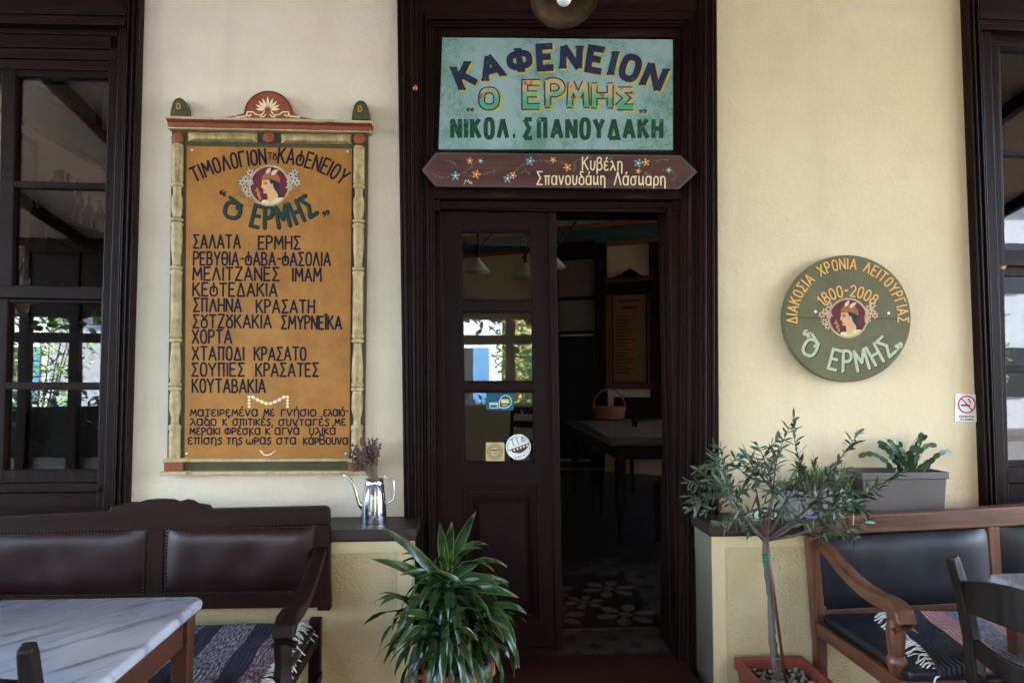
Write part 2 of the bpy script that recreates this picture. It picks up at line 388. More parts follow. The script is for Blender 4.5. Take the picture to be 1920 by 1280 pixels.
def rug(name, stops, heather):
    t = NT(name); tc = t.n('TexCoord'); sp = t.n('SeparateXYZ'); t.l(tc.outputs['UV'], sp.inputs[0])
    nz = t.noise(t.coord((1, .15, 1)), 30, 2)
    u = t.math('ADD', sp.outputs[0], t.math('MULTIPLY', t.math('SUBTRACT', nz, .5), .02))
    base = t.ramp(u, stops, 'CONSTANT'); hm = t.ramp(u, heather, 'CONSTANT')
    mp = t.n('Mapping'); mp.inputs['Scale'].default_value = (230, 20, 1); t.l(tc.outputs['UV'], mp.inputs[0])
    fl = t.noise(mp.outputs[0], 1.0, 3, .6)
    base = t.mix(t.math('MULTIPLY', hm, t.ramp(fl, [(.48, 0.), (.56, 1.)])), base, lin(168, 164, 168))
    fl2 = t.noise(mp.outputs[0], 2.3, 2, .6)
    base = t.mix(t.math('MULTIPLY', hm, t.ramp(fl2, [(.55, 0.), (.62, .8)])), base, lin(30, 28, 36))
    t.col(base); t.rough(.95); t.b.inputs['Specular IOR Level'].default_value = .1
    wv = t.n('TexWave', wave_type='BANDS', bands_direction='X'); wv.inputs['Scale'].default_value = 22; wv.inputs['Distortion'].default_value = 1.2
    wv.inputs['Detail'].default_value = 2; t.l(tc.outputs['UV'], wv.inputs['Vector'])
    t.bump(wv.outputs['Fac'], .7, .006); M[name] = t.m
n_, g_, r_, l_ = lin(50, 46, 58), lin(72, 68, 72), lin(98, 56, 62), lin(146, 141, 156)
rug('rug_blue', [(0, g_), (.10, n_), (.18, g_), (.28, l_), (.33, g_), (.40, n_), (.47, g_), (.545, l_), (.59, g_), (.664, n_), (.727, g_), (.845, n_), (.918, r_)],
    [(0, .8), (.10, .05), (.18, .9), (.28, .3), (.33, .9), (.40, .05), (.47, .9), (.545, .25), (.59, .9), (.664, .05), (.727, .9), (.845, .05), (.918, .8)])
k_, s_, b_ = lin(42, 40, 47), lin(172, 112, 100), lin(96, 98, 106)
rug('rug_red', [(0, k_), (.13, s_), (.22, b_), (.32, s_), (.43, k_), (.56, s_), (.66, b_), (.76, s_), (.86, k_)],
    [(0, .05), (.13, .45), (.22, .6), (.32, .45), (.43, .05), (.56, .45), (.66, .6), (.76, .45), (.86, .05)])
# ---------------------------------------------------------------- hand lettering: stroke skeletons, 1 unit = cap height
def arc(cx, cy, rx, ry, a0, a1, n=14):
    return [(cx + rx * math.cos(R(a0 + (a1 - a0) * k / n)), cy + ry * math.sin(R(a0 + (a1 - a0) * k / n))) for k in range(n + 1)]
def oval(cx, cy, rx, ry, n=22):
    o = []
    for k in range(n + 1):
        a = math.pi / 2 + 2 * math.pi * k / n; c, s = math.cos(a), math.sin(a)
        o.append((cx + rx * math.copysign(abs(c) ** .75, c), cy + ry * math.copysign(abs(s) ** .75, s)))
    return o
G = {
 'Α': (.62, [[(0, 0), (.31, 1), (.62, 0)], [(.1, .32), (.52, .32)]]),
 'Β': (.50, [[(0, 0), (0, 1)], [(0, 1)] + arc(.22, .76, .22, .24, 90, -90) + [(0, .52)], [(.22, .52)] + arc(.24, .26, .26, .26, 90, -90) + [(0, 0)]]),
 'Γ': (.46, [[(0, 0), (0, 1), (.46, 1)]]),
 'Δ': (.64, [[(.02, 0), (.32, 1), (.62, 0), (.02, 0)]]),
 'Ε': (.46, [[(.46, 1), (0, 1), (0, 0), (.46, 0)], [(0, .52), (.38, .52)]]),
 'Ζ': (.52, [[(0, 1), (.52, 1), (0, 0), (.52, 0)]]),
 'Η': (.52, [[(0, 0), (0, 1)], [(.52, 0), (.52, 1)], [(0, .5), (.52, .5)]]),
 'Θ': (.54, [oval(.27, .5, .27, .5), [(.12, .5), (.42, .5)]]),
 'Ι': (.04, [[(.02, 0), (.02, 1)]]),
 'Κ': (.54, [[(0, 0), (0, 1)], [(.5, 1), (.03, .46)], [(.16, .60), (.54, 0)]]),
 'Λ': (.6, [[(0, 0), (.3, 1), (.6, 0)]]),
 'Μ': (.7, [[(0, 0), (.06, 1), (.35, .36), (.64, 1), (.7, 0)]]),
 'Ν': (.54, [[(0, 0), (0, 1), (.54, 0), (.54, 1)]]),
 'Ο': (.5, [oval(.25, .5, .25, .5)]),
 'Π': (.56, [[(.07, 0), (.07, 1)], [(.49, 0), (.49, 1)], [(-.03, 1), (.59, 1)]]),
 'Ρ': (.47, [[(0, 0), (0, 1)], [(0, 1), (.2, 1)] + arc(.22, .74, .25, .26, 85, -85) + [(0, .48)]]),
 'Σ': (.52, [[(.50, 1), (.02, 1), (.32, .52), (0, 0), (.52, 0)]]),
 'Τ': (.56, [[(.28, 0), (.28, 1)], [(0, 1), (.56, 1)]]),
 'Υ': (.56, [[(.28, 0), (.28, .45)], [(0, 1), (.28, .45), (.56, 1)]]),
 'Φ': (.66, [oval(.33, .5, .33, .30), [(.33, -.0), (.33, 1)]]),
 'F': (.58, [oval(.29, .36, .29, .34), [(.29, .34), (.27, 1)]]),
 'U': (.52, [oval(.26, .32, .25, .32), [(.03, 1), (.26, .66), (.49, 1)]]),
 'Χ': (.56, [[(0, 0), (.54, 1)], [(0, 1), (.56, 0)]]),
 'Ω': (.6, [[(0, 0), (.2, 0), (.2, .1)] + arc(.3, .58, .3, .42, 240, -60) + [(.4, .1), (.4, 0), (.6, 0)]]),
 '1': (.2, [[(0, .78), (.16, 1), (.16, 0)]]),
 '2': (.46, [arc(.23, .74, .22, .26, 165, -30) + [(.02, 0), (.46, 0)]]),
 '0': (.44, [oval(.22, .5, .22, .5)]),
 '8': (.44, [oval(.22, .76, .18, .24), oval(.22, .27, .22, .27)]),
 '-': (.3, [[(.04, .5), (.28, .5)]]), '~': (.3, [[(.02, .46), (.12, .54), (.2, .5), (.3, .56)]]), '.': (.16, [[(.0, .1), (.16, .1)]]), "'": (.1, [[(.08, 1), (.02, .78)]]),
 '«': (.34, [arc(.08, .12, .08, .12, 60, 280, 8), arc(.26, .12, .08, .12, 60, 280, 8)]),
 '»': (.34, [arc(.06, .12, .08, .12, 120, -100, 8), arc(.24, .12, .08, .12, 120, -100, 8)]),
 'Ò': (.58, [oval(.29, .40, .27, .40), [(.10, 1.02), (.52, .74), (.42, .55)]]),
 'q': (.8, [[(.30, 1), (.06, .75), (.04, .3), (.2, .1), (.34, .3), (.24, .52), (.08, .5)], [(.74, .9), (.50, .65), (.48, .2), (.64, 0), (.78, .2), (.68, .42), (.52, .4)]]),
 'Q': (.8, [[(.06, 0), (.30, .25), (.32, .7), (.16, .9), (.02, .7), (.12, .48), (.28, .5)], [(.5, .1), (.74, .35), (.76, .8), (.60, 1), (.46, .8), (.56, .58), (.72, .6)]]),
 # small letters (x-height .68)
 'α': (.5, [oval(.22, .34, .22, .34), [(.46, .68), (.46, 0)]]),
 'β': (.46, [[(0, -.28), (0, .8)] + arc(.2, .78, .2, .2, 180, -70) + [(.16, .56)], [(.18, .56)] + arc(.2, .28, .26, .28, 80, -150)]),
 'γ': (.38, [[(.04, 0), (.04, .66), (.38, .66)]]), 'δ': (.46, [oval(.23, .3, .22, .3), [(.36, .55), (.1, .82), (.16, 1), (.4, 1)]]),
 'ε': (.38, [arc(.2, .52, .18, .17, 40, 260) + [(.24, .36)], [(.2, .36)] + arc(.2, .18, .2, .19, 110, 330)]),
 'η': (.42, [[(.02, .68), (.04, 0)], [(.04, .45)] + arc(.22, .44, .19, .24, 150, 0) + [(.41, -.22)]]),
 'ι': (.06, [[(.03, .68), (.03, 0)]]), 'κ': (.40, [[(.02, 0), (.02, .68)], [(.36, .68), (.05, .34), (.40, 0)]]),
 'λ': (.46, [[(.04, .68), (.16, .68), (.46, 0)], [(.26, .42), (.0, 0)]]), 'μ': (.52, [[(0, 0), (.08, .68), (.26, .22), (.44, .68), (.52, 0)]]),
 'ν': (.42, [[(0, .68), (.18, 0), (.42, .68)]]), 'ο': (.44, [oval(.22, .34, .22, .34)]),
 'π': (.48, [[(.1, 0), (.1, .66)], [(.38, 0), (.38, .66)], [(-.02, .66), (.5, .66)]]), 'ρ': (.38, [[(.02, 0), (.02, .68)], [(.02, .68)] + arc(.16, .48, .22, .2, 80, -80) + [(.03, .28)]]),
 'r': (.42, [[(.02, -.24), (.02, .4)], oval(.22, .34, .20, .32)]),
 'σ': (.5, [oval(.21, .32, .21, .32), [(.18, .65), (.5, .66)]]), 'ς': (.36, [[(.36, .6), (.2, .68), (.04, .5), (.3, .26), (.32, .08), (.1, -.06), (.02, .06)]]),
 'τ': (.40, [[(.2, 0), (.2, .66)], [(0, .66), (.4, .66)]]), 'υ': (.44, [[(.0, .68), (.04, .68)] + arc(.22, .24, .18, .24, 180, 360) + [(.42, .68)]]),
 'φ': (.52, [oval(.26, .34, .26, .28), [(.26, .02), (.26, .72)]]), 'ω': (.6, [arc(.16, .28, .16, .28, 130, 350), arc(.44, .28, .16, .28, 190, 410)]),
 'u': (.46, [[(.02, .68), (.04, .02)], [(.04, .2), (.2, .0), (.38, .2), (.40, .68)], [(.40, .3), (.44, .0)]]),
}
ACC = {'ά': 'α', 'έ': 'ε', 'ή': 'η', 'ί': 'ι', 'ό': 'ο', 'ύ': 'υ', 'ώ': 'ω', 'Ϊ': 'Ι'}
def layout(s, gap=.2, space=.42):
    x = 0; out = []
    for ch in s:
        if ch == ' ': x += space; continue
        b = ACC.get(ch, ch); wd, st = G[b]
        st = [[(x + a, y) for a, y in p] for p in st]
        if ch == 'Ϊ': st += [[(x - .1, 1.13), (x - .06, 1.13)], [(x + .1, 1.13), (x + .14, 1.13)]]
        elif ch != b: st += [[(x + wd * .5 + .06, 1.0), (x + wd * .5, .84)]]
        out.append((x, x + wd, st)); x += wd + gap
    return out, x - gap
def curve_pts(p0, p1, mid=None, n=160):
    if mid is None: f = lambda t: (lerp(p0[0], p1[0], t), lerp(p0[1], p1[1], t))
    else:
        c = (2 * mid[0] - .5 * (p0[0] + p1[0]), 2 * mid[1] - .5 * (p0[1] + p1[1]))
        f = lambda t: tuple((1 - t) ** 2 * p0[k] + 2 * t * (1 - t) * c[k] + t * t * p1[k] for k in (0, 1))
    return [f(k / n) for k in range(n + 1)]
def circ_pts(c, r, a0, a1, n=200, ry=None):   # photo-pixel circle, angles counter-clockwise from +x
    return [(c[0] + r * math.cos(R(lerp(a0, a1, k / n))), c[1] - (ry or r) * math.sin(R(lerp(a0, a1, k / n)))) for k in range(n + 1)]
def text(s, base, h, gap=.2, space=.42, rigid=True, seed=1, jit=.0, hs=None):
    """strokes in photo pixels of the string fitted along the baseline polyline"""
    rnd = random.Random(seed); L = [0]
    for a, b in zip(base, base[1:]): L.append(L[-1] + math.dist(a, b))
    lay, tot = layout(s, gap, space); k = L[-1] / tot; out = []
    def at(l):
        l = max(0, min(L[-1] - 1e-6, l)); i = 0
        while L[i + 1] < l: i += 1
        t = (l - L[i]) / max(1e-9, L[i + 1] - L[i]); a, b = base[i], base[i + 1]
        d = math.dist(a, b); return (lerp(a[0], b[0], t), lerp(a[1], b[1], t)), ((b[0] - a[0]) / d, (b[1] - a[1]) / d)
    for x0, x1, st in lay:
        xc = (x0 + x1) / 2; (ox, oy), (tx, ty) = at(xc * k); hh = h * (1 + rnd.uniform(-jit, jit))
        if hs: hh = h * hs(xc / tot)
        rt = rnd.uniform(-jit, jit) * .6; tx, ty = tx - ty * rt, ty + tx * rt
        out += [[(ox + tx * (x - xc) * k + ty * y * hh, oy + ty * (x - xc) * k - tx * y * hh) for x, y in p] for p in st]
    return out
def ribbon(mb, path, wd, Y, cap=True):
    p = [path[0]]
    for q in path[1:]:
        if math.dist(q, p[-1]) > .05: p.append(q)
    if len(p) < 2: p = [(p[0][0] - wd * .3, p[0][1]), (p[0][0] + wd * .3, p[0][1])]
    closed = math.dist(p[0], p[-1]) < .2 and len(p) > 4
    if closed: p = p[:-1]
    n = len(p); Lf = []; Rt = []
    def nrm(a, b):
        d = math.dist(a, b); return (-(b[1] - a[1]) / d, (b[0] - a[0]) / d)
    for i in range(n):
        if closed: n0, n1 = nrm(p[i - 1], p[i]), nrm(p[i], p[(i + 1) % n])
        else:
            n0 = nrm(p[max(i - 1, 0)], p[max(i - 1, 0) + 1]); n1 = nrm(p[min(i, n - 2)], p[min(i, n - 2) + 1])
        m = (n0[0] + n1[0], n0[1] + n1[1]); d2 = m[0] ** 2 + m[1] ** 2
        if d2 < .25: m = n1; sc = 1
        else: sc = min(2 / d2, 1.7) if True else 1
        if d2 >= .25: m = (m[0] * sc, m[1] * sc)
        Lf.append((p[i][0] + m[0] * wd / 2, p[i][1] + m[1] * wd / 2)); Rt.append((p[i][0] - m[0] * wd / 2, p[i][1] - m[1] * wd / 2))
    if cap and not closed:
        a, b = p[0], p[1]; d = math.dist(a, b); e = (a[0] - (b[0] - a[0]) / d * wd * .38, a[1] - (b[1] - a[1]) / d * wd * .38)
        nn = nrm(a, b); Lf.insert(0, (e[0] + nn[0] * wd * .25, e[1] + nn[1] * wd * .25)); Rt.insert(0, (e[0] - nn[0] * wd * .25, e[1] - nn[1] * wd * .25))
        a, b = p[-1], p[-2]; d = math.dist(a, b); e = (a[0] - (b[0] - a[0]) / d * wd * .38, a[1] - (b[1] - a[1]) / d * wd * .38)
        nn = nrm(b, a); Lf.append((e[0] + nn[0] * wd * .25, e[1] + nn[1] * wd * .25)); Rt.append((e[0] - nn[0] * wd * .25, e[1] - nn[1] * wd * .25))
    m = len(Lf); vs = [W(*q, Y) for q in Lf] + [W(*q, Y) for q in Rt]
    fs = [(k, k + 1, k + 1 + m, k + m) for k in range(m - 1)]
    if closed: fs.append((m - 1, 0, m, 2 * m - 1))
    mb.add(vs, fs)
def strokes(mb, st, wd, Y, cap=True, dx=0, dy=0, step=.00012, wf=None):
    out = []
    for p in st:                     # break a stroke where it doubles back sharply, as a brush would
        cur = [p[0]]
        for k in range(1, len(p)):
            cur.append(p[k])
            if k < len(p) - 1:
                a, b, c = p[k - 1], p[k], p[k + 1]; u = (b[0] - a[0], b[1] - a[1]); v_ = (c[0] - b[0], c[1] - b[1])
                l = math.hypot(*u) * math.hypot(*v_)
                if l > 1e-9 and (u[0] * v_[0] + u[1] * v_[1]) / l < -.25: out.append(cur); cur = [p[k]]
        out.append(cur)
    for i, p in enumerate(out):
        ribbon(mb, [(a + dx, b + dy) for a, b in p], wd, Y - step * (i % 5), cap)
def serifs(st, base_w, ln):
    """short cross bars on the stroke ends that stand on the baseline or cap line"""
    out = []
    for p in st:
        if math.dist(p[0], p[-1]) < .5: continue
        for a, b in ((p[0], p[1]), (p[-1], p[-2])):
            d = math.dist(a, b); t = ((b[0] - a[0]) / d, (b[1] - a[1]) / d)
            if abs(t[1]) > .6: out.append([(a[0] - ln, a[1]), (a[0] + ln, a[1])])
    return out
def disc(c, r, n=28, ry=None): return [(c[0] + r * math.cos(2 * math.pi * k / n), c[1] + (ry or r) * math.sin(2 * math.pi * k / n)) for k in range(n)]
def blossom(mb, c, r, Y, n=5, rot=0, inner=.28):
    for k in range(n):
        a = rot + 2 * math.pi * k / n
        q = [(c[0] + r * rr * math.cos(a + da), c[1] + r * rr * math.sin(a + da)) for rr, da in ((.12, 0), (.62, .42), (1, 0), (.62, -.42))]
        mb.flat(q, Y - .00005 * (k % 3))
def petal(mb, a, b, wd, Y):
    d = math.dist(a, b) or 1; nx, ny = -(b[1] - a[1]) / d, (b[0] - a[0]) / d
    pt = lambda t, s: (lerp(a[0], b[0], t) + nx * s * wd, lerp(a[1], b[1], t) + ny * s * wd)
    mb.flat([a, pt(.3, .42), pt(.65, .42), b, pt(.65, -.42), pt(.3, -.42)], Y)
# ================================================================ the setting
g = MB().box(-14, 14, -8.2, -.0, -.2, 0); g.box(-14, 14, 0, 9.5, -.2, .0)
t = NT('paving'); v = t.coord(); br = t.n('TexBrick'); br.inputs['Scale'].default_value = 2.2; br.inputs['Mortar Size'].default_value = .012
br.inputs['Color1'].default_value = (*lin(100, 92, 86), 1); br.inputs['Color2'].default_value = (*lin(86, 80, 74), 1); br.inputs['Mortar'].default_value = (*lin(80, 74, 66), 1)
t.l(v, br.inputs['Vector']); t.col(t.mix(.3, br.outputs['Color'], t.ramp(t.noise(v, 3, 5), [(.3, lin(70, 66, 62)), (.7, lin(110, 104, 96))]))); t.rough(.6); M['paving'] = t.m
struct('pavement', g, M['paving'])
plain('asphalt', (.16, .155, .15), .9, .2, 8, .3, 90)
struct('road', MB().box(-150, 150, -13.0, -8.2, -.3, -.13), M['asphalt'])
struct('ground', MB().box(-300, 300, -300, 300, -.5, -.32), M['asphalt'])
struct('far_pavement', MB().box(-60, 60, -16.0, -13.0, -.3, 0), M['paving'])
# patterned interior floor
t = NT('floor_tiles'); tc = t.n('TexCoord'); sp = t.n('SeparateXYZ'); t.l(tc.outputs['Object'], sp.inputs[0])
def cell(o, s):
    return t.math('SUBTRACT', t.math('FRACT', t.math('MULTIPLY', o, s)), .5)
cx, cy = cell(sp.outputs[0], 5), cell(sp.outputs[1], 5)
d1 = t.math('ADD', t.math('ABSOLUTE', cx), t.math('ABSOLUTE', cy))
dia = t.ramp(d1, [(.0, 1.), (.24, 0.)], 'CONSTANT'); cor = t.ramp(d1, [(0, 0.), (.80, 1.)], 'CONSTANT')
mxx = t.math('MAXIMUM', t.math('ABSOLUTE', cx), t.math('ABSOLUTE', cy)); gr = t.ramp(mxx, [(0, 0.), (.488, 1.)], 'CONSTANT')
nb = t.ramp(t.noise(tc.outputs['Object'], 4, 4), [(.3, lin(60, 56, 53)), (.7, lin(88, 82, 76))])
bb = t.mix(cor, nb, lin(24, 21, 21)); bb = t.mix(dia, bb, lin(50, 32, 28)); bb = t.mix(gr, bb, lin(46, 42, 40))
t.col(bb); t.rough(.35); M['floor_tiles'] = t.m
FZ = WZ(960, 1213, .0).z + .17
struct('floor', MB().box(-3.3, 5.2, .06, 9.2, .001, FZ), M['floor_tiles'])
pt = MB(); PX0, PX1, PY0, PY1 = .30, 1.0, .42, 1.35
pt.mi = 0; pt.box(PX0, PX1, PY0, PY1, FZ + .0005, FZ + .004)
pt.mi = 1
for cx_, cy_, rr in ((.46, .60, .17), (.84, .60, .17), (.46, 1.05, .17), (.84, 1.05, .17), (.65, .82, .12)):
    for k in range(6):
        a = k * math.pi / 3 + .2
        q = [(cx_ + rr * r1 * math.cos(a + da), cy_ + rr * r1 * math.sin(a + da), FZ + .0065) for r1, da in ((.22, 0), (.6, .36), (.86, .22), (1, 0), (.86, -.22), (.6, -.36))]
        pt.poly(q)
    pt.poly([(cx_ + rr * .2 * math.cos(k * .7), cy_ + rr * .2 * math.sin(k * .7), FZ + .007) for k in range(9)])
plain('tile_brown', lin(44, 25, 19), .35, .2, 9); plain('tile_cream', lin(104, 94, 82), .35, .12, 9)
o = struct('floor_rug_of_patterned_tiles', pt, [M['tile_brown'], M['tile_cream']]); o.name = 'floor_tile_panel'
# ---------------------------------------------------------------- the cafe building
B = thing('cafe_building', 'cream cafe facade with dark brown window frames and a half open door', 'building', (0, 0, 0))
xa = lambda px, py=600, Y=0: W(px, py, Y).x
TOP = 4.3
def wallbox(x0, x1, z0, z1, m, y0=0, y1=.35): obj('facade_wall', MB().box(x0, x1, y0, y1, z0, z1), M[m], B)
XL0, XL1, XD0, XD1, XR0 = xa(-262), xa(236), xa(766), xa(1328), xa(1846)
XR1 = XR0 + 1.25
wallbox(XL1, XD0, 0, TOP, 'plaster_cool_lit'); wallbox(XD1, XR0, 0, TOP, 'plaster_cream')
wallbox(-6.5, XL0, 0, TOP, 'plaster_cool_lit'); wallbox(XR1, 7.5, 0, TOP, 'plaster_cream')
ZW = W(200, -40, 0).z; ZD = W(1000, -60, 0).z
ZS = W(1200, 985, -.26).z           # top of the window ledge
wallbox(XL0, XL1, ZW, TOP, 'plaster_cool_lit'); wallbox(XD0, XD1, ZD + .1, TOP, 'plaster_cool_lit'); wallbox(XR0, XR1, ZW, TOP, 'plaster_cream')
wallbox(XL0, XL1, 0, ZS, 'stucco_yellow'); wallbox(XR0, XR1, 0, ZS, 'stucco_yellow')
# low parapets with timber ledges
YP = -.235
def parapet(x0, x1, end, side):
    p = obj('parapet', MB().box(x0, x1, YP, -.001, 0, ZS - .042), M['stucco_yellow'], B)
    # smooth painted margins round the rough stucco field
    mg = MB(); e = .055
    if end == 'r': mg.box(x1 - e, x1 + .001, YP - .004, YP + .02, 0, ZS - .10); mg.box(x0, x1 + .001, YP - .004, YP + .02, ZS - .10, ZS - .043)
    else: mg.box(x0 - .001, x0 + e, YP - .004, YP + .02, 0, ZS - .10); mg.box(x0 - .001, x1, YP - .004, YP + .02, ZS - .10, ZS - .043)
    obj('painted_margin', mg, M['yellow_paint'], p)
    s = MB(); ov = .02
    if end == 'r': s.box(x0, x1 + ov, YP - .03, -.002, ZS - .042, ZS); s.box(x0, x1 + ov - .004, YP - .018, -.004, ZS - .052, ZS - .0425)
    else: s.box(x0 - ov, x1, YP - .03, -.002, ZS - .042, ZS); s.box(x0 - ov + .004, x1, YP - .018, -.004, ZS - .052, ZS - .0425)
    obj('sill', s, M['sill_wood_X'], p, bevel=.006)
    if side:
        obj('painted_side', MB().box(x0 - .003, x0 - .0005, YP + .002, -.003, 0, ZS - .055), M['grey_paint'], p)
parapet(-6.4, xa(771, 1100, YP), 'r', False)
parapet(xa(1336, 1100, YP), 7.4, 'l', True)
# ---- windows
def arch(mb, A, Bq, C, D, prof):
    for s0, s1, y in prof: mb.rib(A, Bq, C, D, s0, s1, y, .02)
PROF = [(0, .14, -.030), (.14, .26, -.048), (.26, .46, -.040), (.46, .56, -.052), (.56, .76, -.036), (.76, .88, -.046), (.88, 1, -.022)]
def window_left():
    w_ = obj('window', MB().box(XL0 + .01, XL1 - .012, .10, .16, ZS, ZS + .06), M['dark_wood_X'], B)
    f = MB(); arch(f, (267, -60), (239, 965), (238, -60), (208, 965), PROF)
    obj('frame', f, M['dark_wood_Z'], w_, bevel=.004)
    f = MB(); arch(f, (-300, -60), (-330, 965), (-270, -60), (-300, 965), PROF); obj('frame', f, M['dark_wood_Z'], w_, bevel=.004)
    f = MB(); f.prism([(223, 42), (240, 18), (209, 965), (192, 965)], -.005, .1); f.prism([(205, 60), (225, 60), (196, 965), (180, 965)], .02, .11)
    obj('post', f, M['dark_wood_Z'], w_, bevel=.004)
    f = MB()
    for y0, y1, Y in ((-60, 19, -.005), (19, 27, -.03), (27, 36, -.02), (36, 46, -.035), (46, 64, .012), (65.5, 90, .02), (91.5, 111, .016), (112.5, 131, .02), (131, 141, .03)):
        q = 0 if y1 > 46 else 14
        f.prism([(-300, y0 - 8), (222 + q, y0 + 2), (222 + q, y1 + 2), (-300, y1 - 8)], Y, .14)
    obj('head_boards', f, M['dark_wood_X'], w_, bevel=.004)
    # sashes: upper outside, lower inside
    f = MB(); Y0, Y1 = .03, .075
    def rail(a, b, Yf=Y0, Yb=Y1): f.prism([(-290, a[0]), (205, a[1]), (205, b[1]), (-290, b[0])], Yf, Yb)
    rail((126, 138), (134, 147)); rail((332, 343), (344, 355)); rail((529, 538), (552, 562), Y0 - .006)
    f.prism([(3, 120), (30, 120), (22, 545), (-5, 545)], Y0 - .003, Y1); f.prism([(204, 120), (222, 120), (212, 545), (196, 545)], Y0 - .003, Y1)
    obj('sash', f, M['dark_wood_X'], w_, bevel=.004)
    f = MB(); Y0, Y1 = .05, .095
    rail((556, 562), (564, 569), Y0, Y1); rail((714, 717), (729, 731), Y0 - .002, Y1); rail((882, 881), (908, 904), Y0, Y1)
    f.prism([(-6, 550), (16, 550), (5, 900), (-18, 900)], Y0 - .003, Y1); f.prism([(190, 550), (206, 550), (198, 900), (182, 900)], Y0 - .003, Y1)
    obj('sash', f, M['dark_wood_Z'], w_, bevel=.004)
    f = MB(); f.prism([(-290, 908), (202, 905), (200, 922), (-290, 926)], .02, .1); f.prism([(-290, 927), (200, 923), (198, 975), (-290, 980)], .035, .1)
    obj('bottom_panel', f, M['dark_wood_X'], w_, bevel=.004)
    p = MB(); p.prism([(-280, 120), (212, 130), (205, 550), (-285, 545)], .052, .056); p.prism([(-285, 555), (196, 560), (190, 890), (-290, 890)], .071, .075)
    obj('pane', p, M['window_glass'], w_)
window_left()
def window_right():
    w_ = obj('window', MB().box(XR0 + .01, XR1 - .01, .10, .16, ZS, ZS + .06), M['dark_wood_X'], B)
    f = MB(); arch(f, (1807, -60), (1846, 955), (1837, -60), (1874, 955), PROF); obj('frame', f, M['dark_wood_Z'], w_, bevel=.004)
    f = MB(); f.prism([(1836, 28), (1858, 48), (1888, 955), (1873, 955)], -.005, .1); f.prism([(1852, 60), (1873, 60), (1893, 955), (1880, 955)], .02, .11)
    obj('post', f, M['dark_wood_Z'], w_, bevel=.004)
    f = MB()
    for y0, y1, Y in ((-60, 26, -.005), (26, 34, -.03), (34, 44, -.02), (44, 54, -.035), (54, 84, .012)):
        f.prism([(1838, y0), (2280, y0 + 22), (2280, y1 + 22), (1838, y1)], Y, .14)
    obj('head_boards', f, M['dark_wood_X'], w_, bevel=.004)
    f = MB()
    def rail(a, b, Yf=.03, Yb=.075): f.prism([(1868, a), (2280, a + 20 * (707 - a) / 600), (2280, b + 20 * (707 - b) / 600), (1868, b)], Yf, Yb)
    rail(76, 84); rail(279, 291); rail(468, 498, .022)
    f.prism([(1866, 70), (1875, 70), (1886, 500), (1877, 500)], .025, .075); f.prism([(2040, 60), (2062, 60), (2072, 510), (2050, 510)], .025, .075)
    obj('sash', f, M['dark_wood_X'], w_, bevel=.004)
    f = MB(); rail(498, 517, .05, .095); rail(685, 698, .048, .095); rail(864, 876, .05, .095)
    f.prism([(1872, 498), (1880, 498), (1889, 880), (1880, 880)], .046, .095); f.prism([(2050, 500), (2072, 500), (2080, 880), (2058, 880)], .046, .095)
    obj('sash', f, M['dark_wood_Z'], w_, bevel=.004)
    f = MB(); f.prism([(1878, 876), (2290, 870), (2290, 900), (1880, 906)], .02, .1); f.prism([(1879, 907), (2290, 901), (2290, 940), (1880, 955)], .035, .1)
    obj('bottom_panel', f, M['dark_wood_X'], w_, bevel=.004)
    p = MB(); p.prism([(1868, 70), (2275, 80), (2278, 490), (1876, 490)], .052, .056); p.prism([(1876, 500), (2278, 505), (2285, 868), (1884, 868)], .071, .075)
    obj('pane', p, M['window_glass'], w_)
    e = MB(); e.prism([(2240, -60), (2290, -60), (2330, 960), (2290, 960)], -.04, .1); obj('frame', e, M['dark_wood_Z'], w_, bevel=.004)
window_right()
DL = thing('dried_leaf', 'curled orange dried leaf caught on the meeting rail of the right window', 'leaf', W(1878, 503, .02))
f = MB(); q = [W(x, y, Y) for x, y, Y in ((1868, 500, .02), (1873, 497, .005), (1880, 499, .0), (1888, 498, .012), (1884, 505, .015), (1877, 504, .004), (1870, 509, .016))]
f.add(q, [(0, 1, 5, 6), (1, 2, 5), (2, 3, 4, 5)]); plain('dry_leaf', lin(176, 112, 60), .8, .3, 60); obj('blade', f, M['dry_leaf'], DL)
# ---- doorway
D_ = obj('door_frame', MB().prism([(1034, 388), (1046, 388), (1046, 400), (1034, 400)], .09, .12), M['dark_wood_X'], B)
f = MB()
pr = [(0, .16, -.034), (.16, .30, -.052), (.30, .52, -.044), (.52, .64, -.056), (.64, .84, -.046), (.84, 1, -.030)]
arch(f, (743, -90), (762, 1292), (790, -90), (795, 1292), pr); arch(f, (1344, -90), (1351, 1292), (1308, -90), (1303, 1292), pr)
obj('architrave', f, M['dark_wood_Z'], D_, bevel=.004)
f = MB()
for A, Bq, C, D in (((790, 18), (797, 1292), (812, 50), (818, 1292)), ((1308, 18), (1303, 1292), (1280, 50), (1272, 1292))):
    for s0, s1, y in ((0, .3, -.018), (.3, .55, -.028), (.55, .8, -.012), (.8, 1, .0)): f.rib(A, Bq, C, D, s0, s1, y, .30)
obj('jamb_moulding', f, M['dark_wood_Z'], D_, bevel=.004)
f = MB()
f.prism([(770, -95), (1330, -95), (1312, 20), (786, 20)], -.024, .3)
for s0, s1, y in ((0, .3, -.018), (.3, .55, -.028), (.55, .8, -.012), (.8, 1, .0)): f.rib((790, 18), (1308, 18), (812, 50), (1280, 50), s0, s1, y, .30)
obj('head_moulding', f, M['dark_wood_X'], D_, bevel=.004)
f = MB()
f.prism([(808, 50), (1284, 50), (1284, 70), (808, 68)], .02, .3)                       # above the sign
f.prism([(808, 60), (828, 60), (824, 395), (812, 395)], .02, .3); f.prism([(1262, 60), (1286, 60), (1284, 395), (1262, 395)], .02, .3)
f.prism([(815, 281), (1275, 281), (1275, 352), (815, 352)], .022, .3)
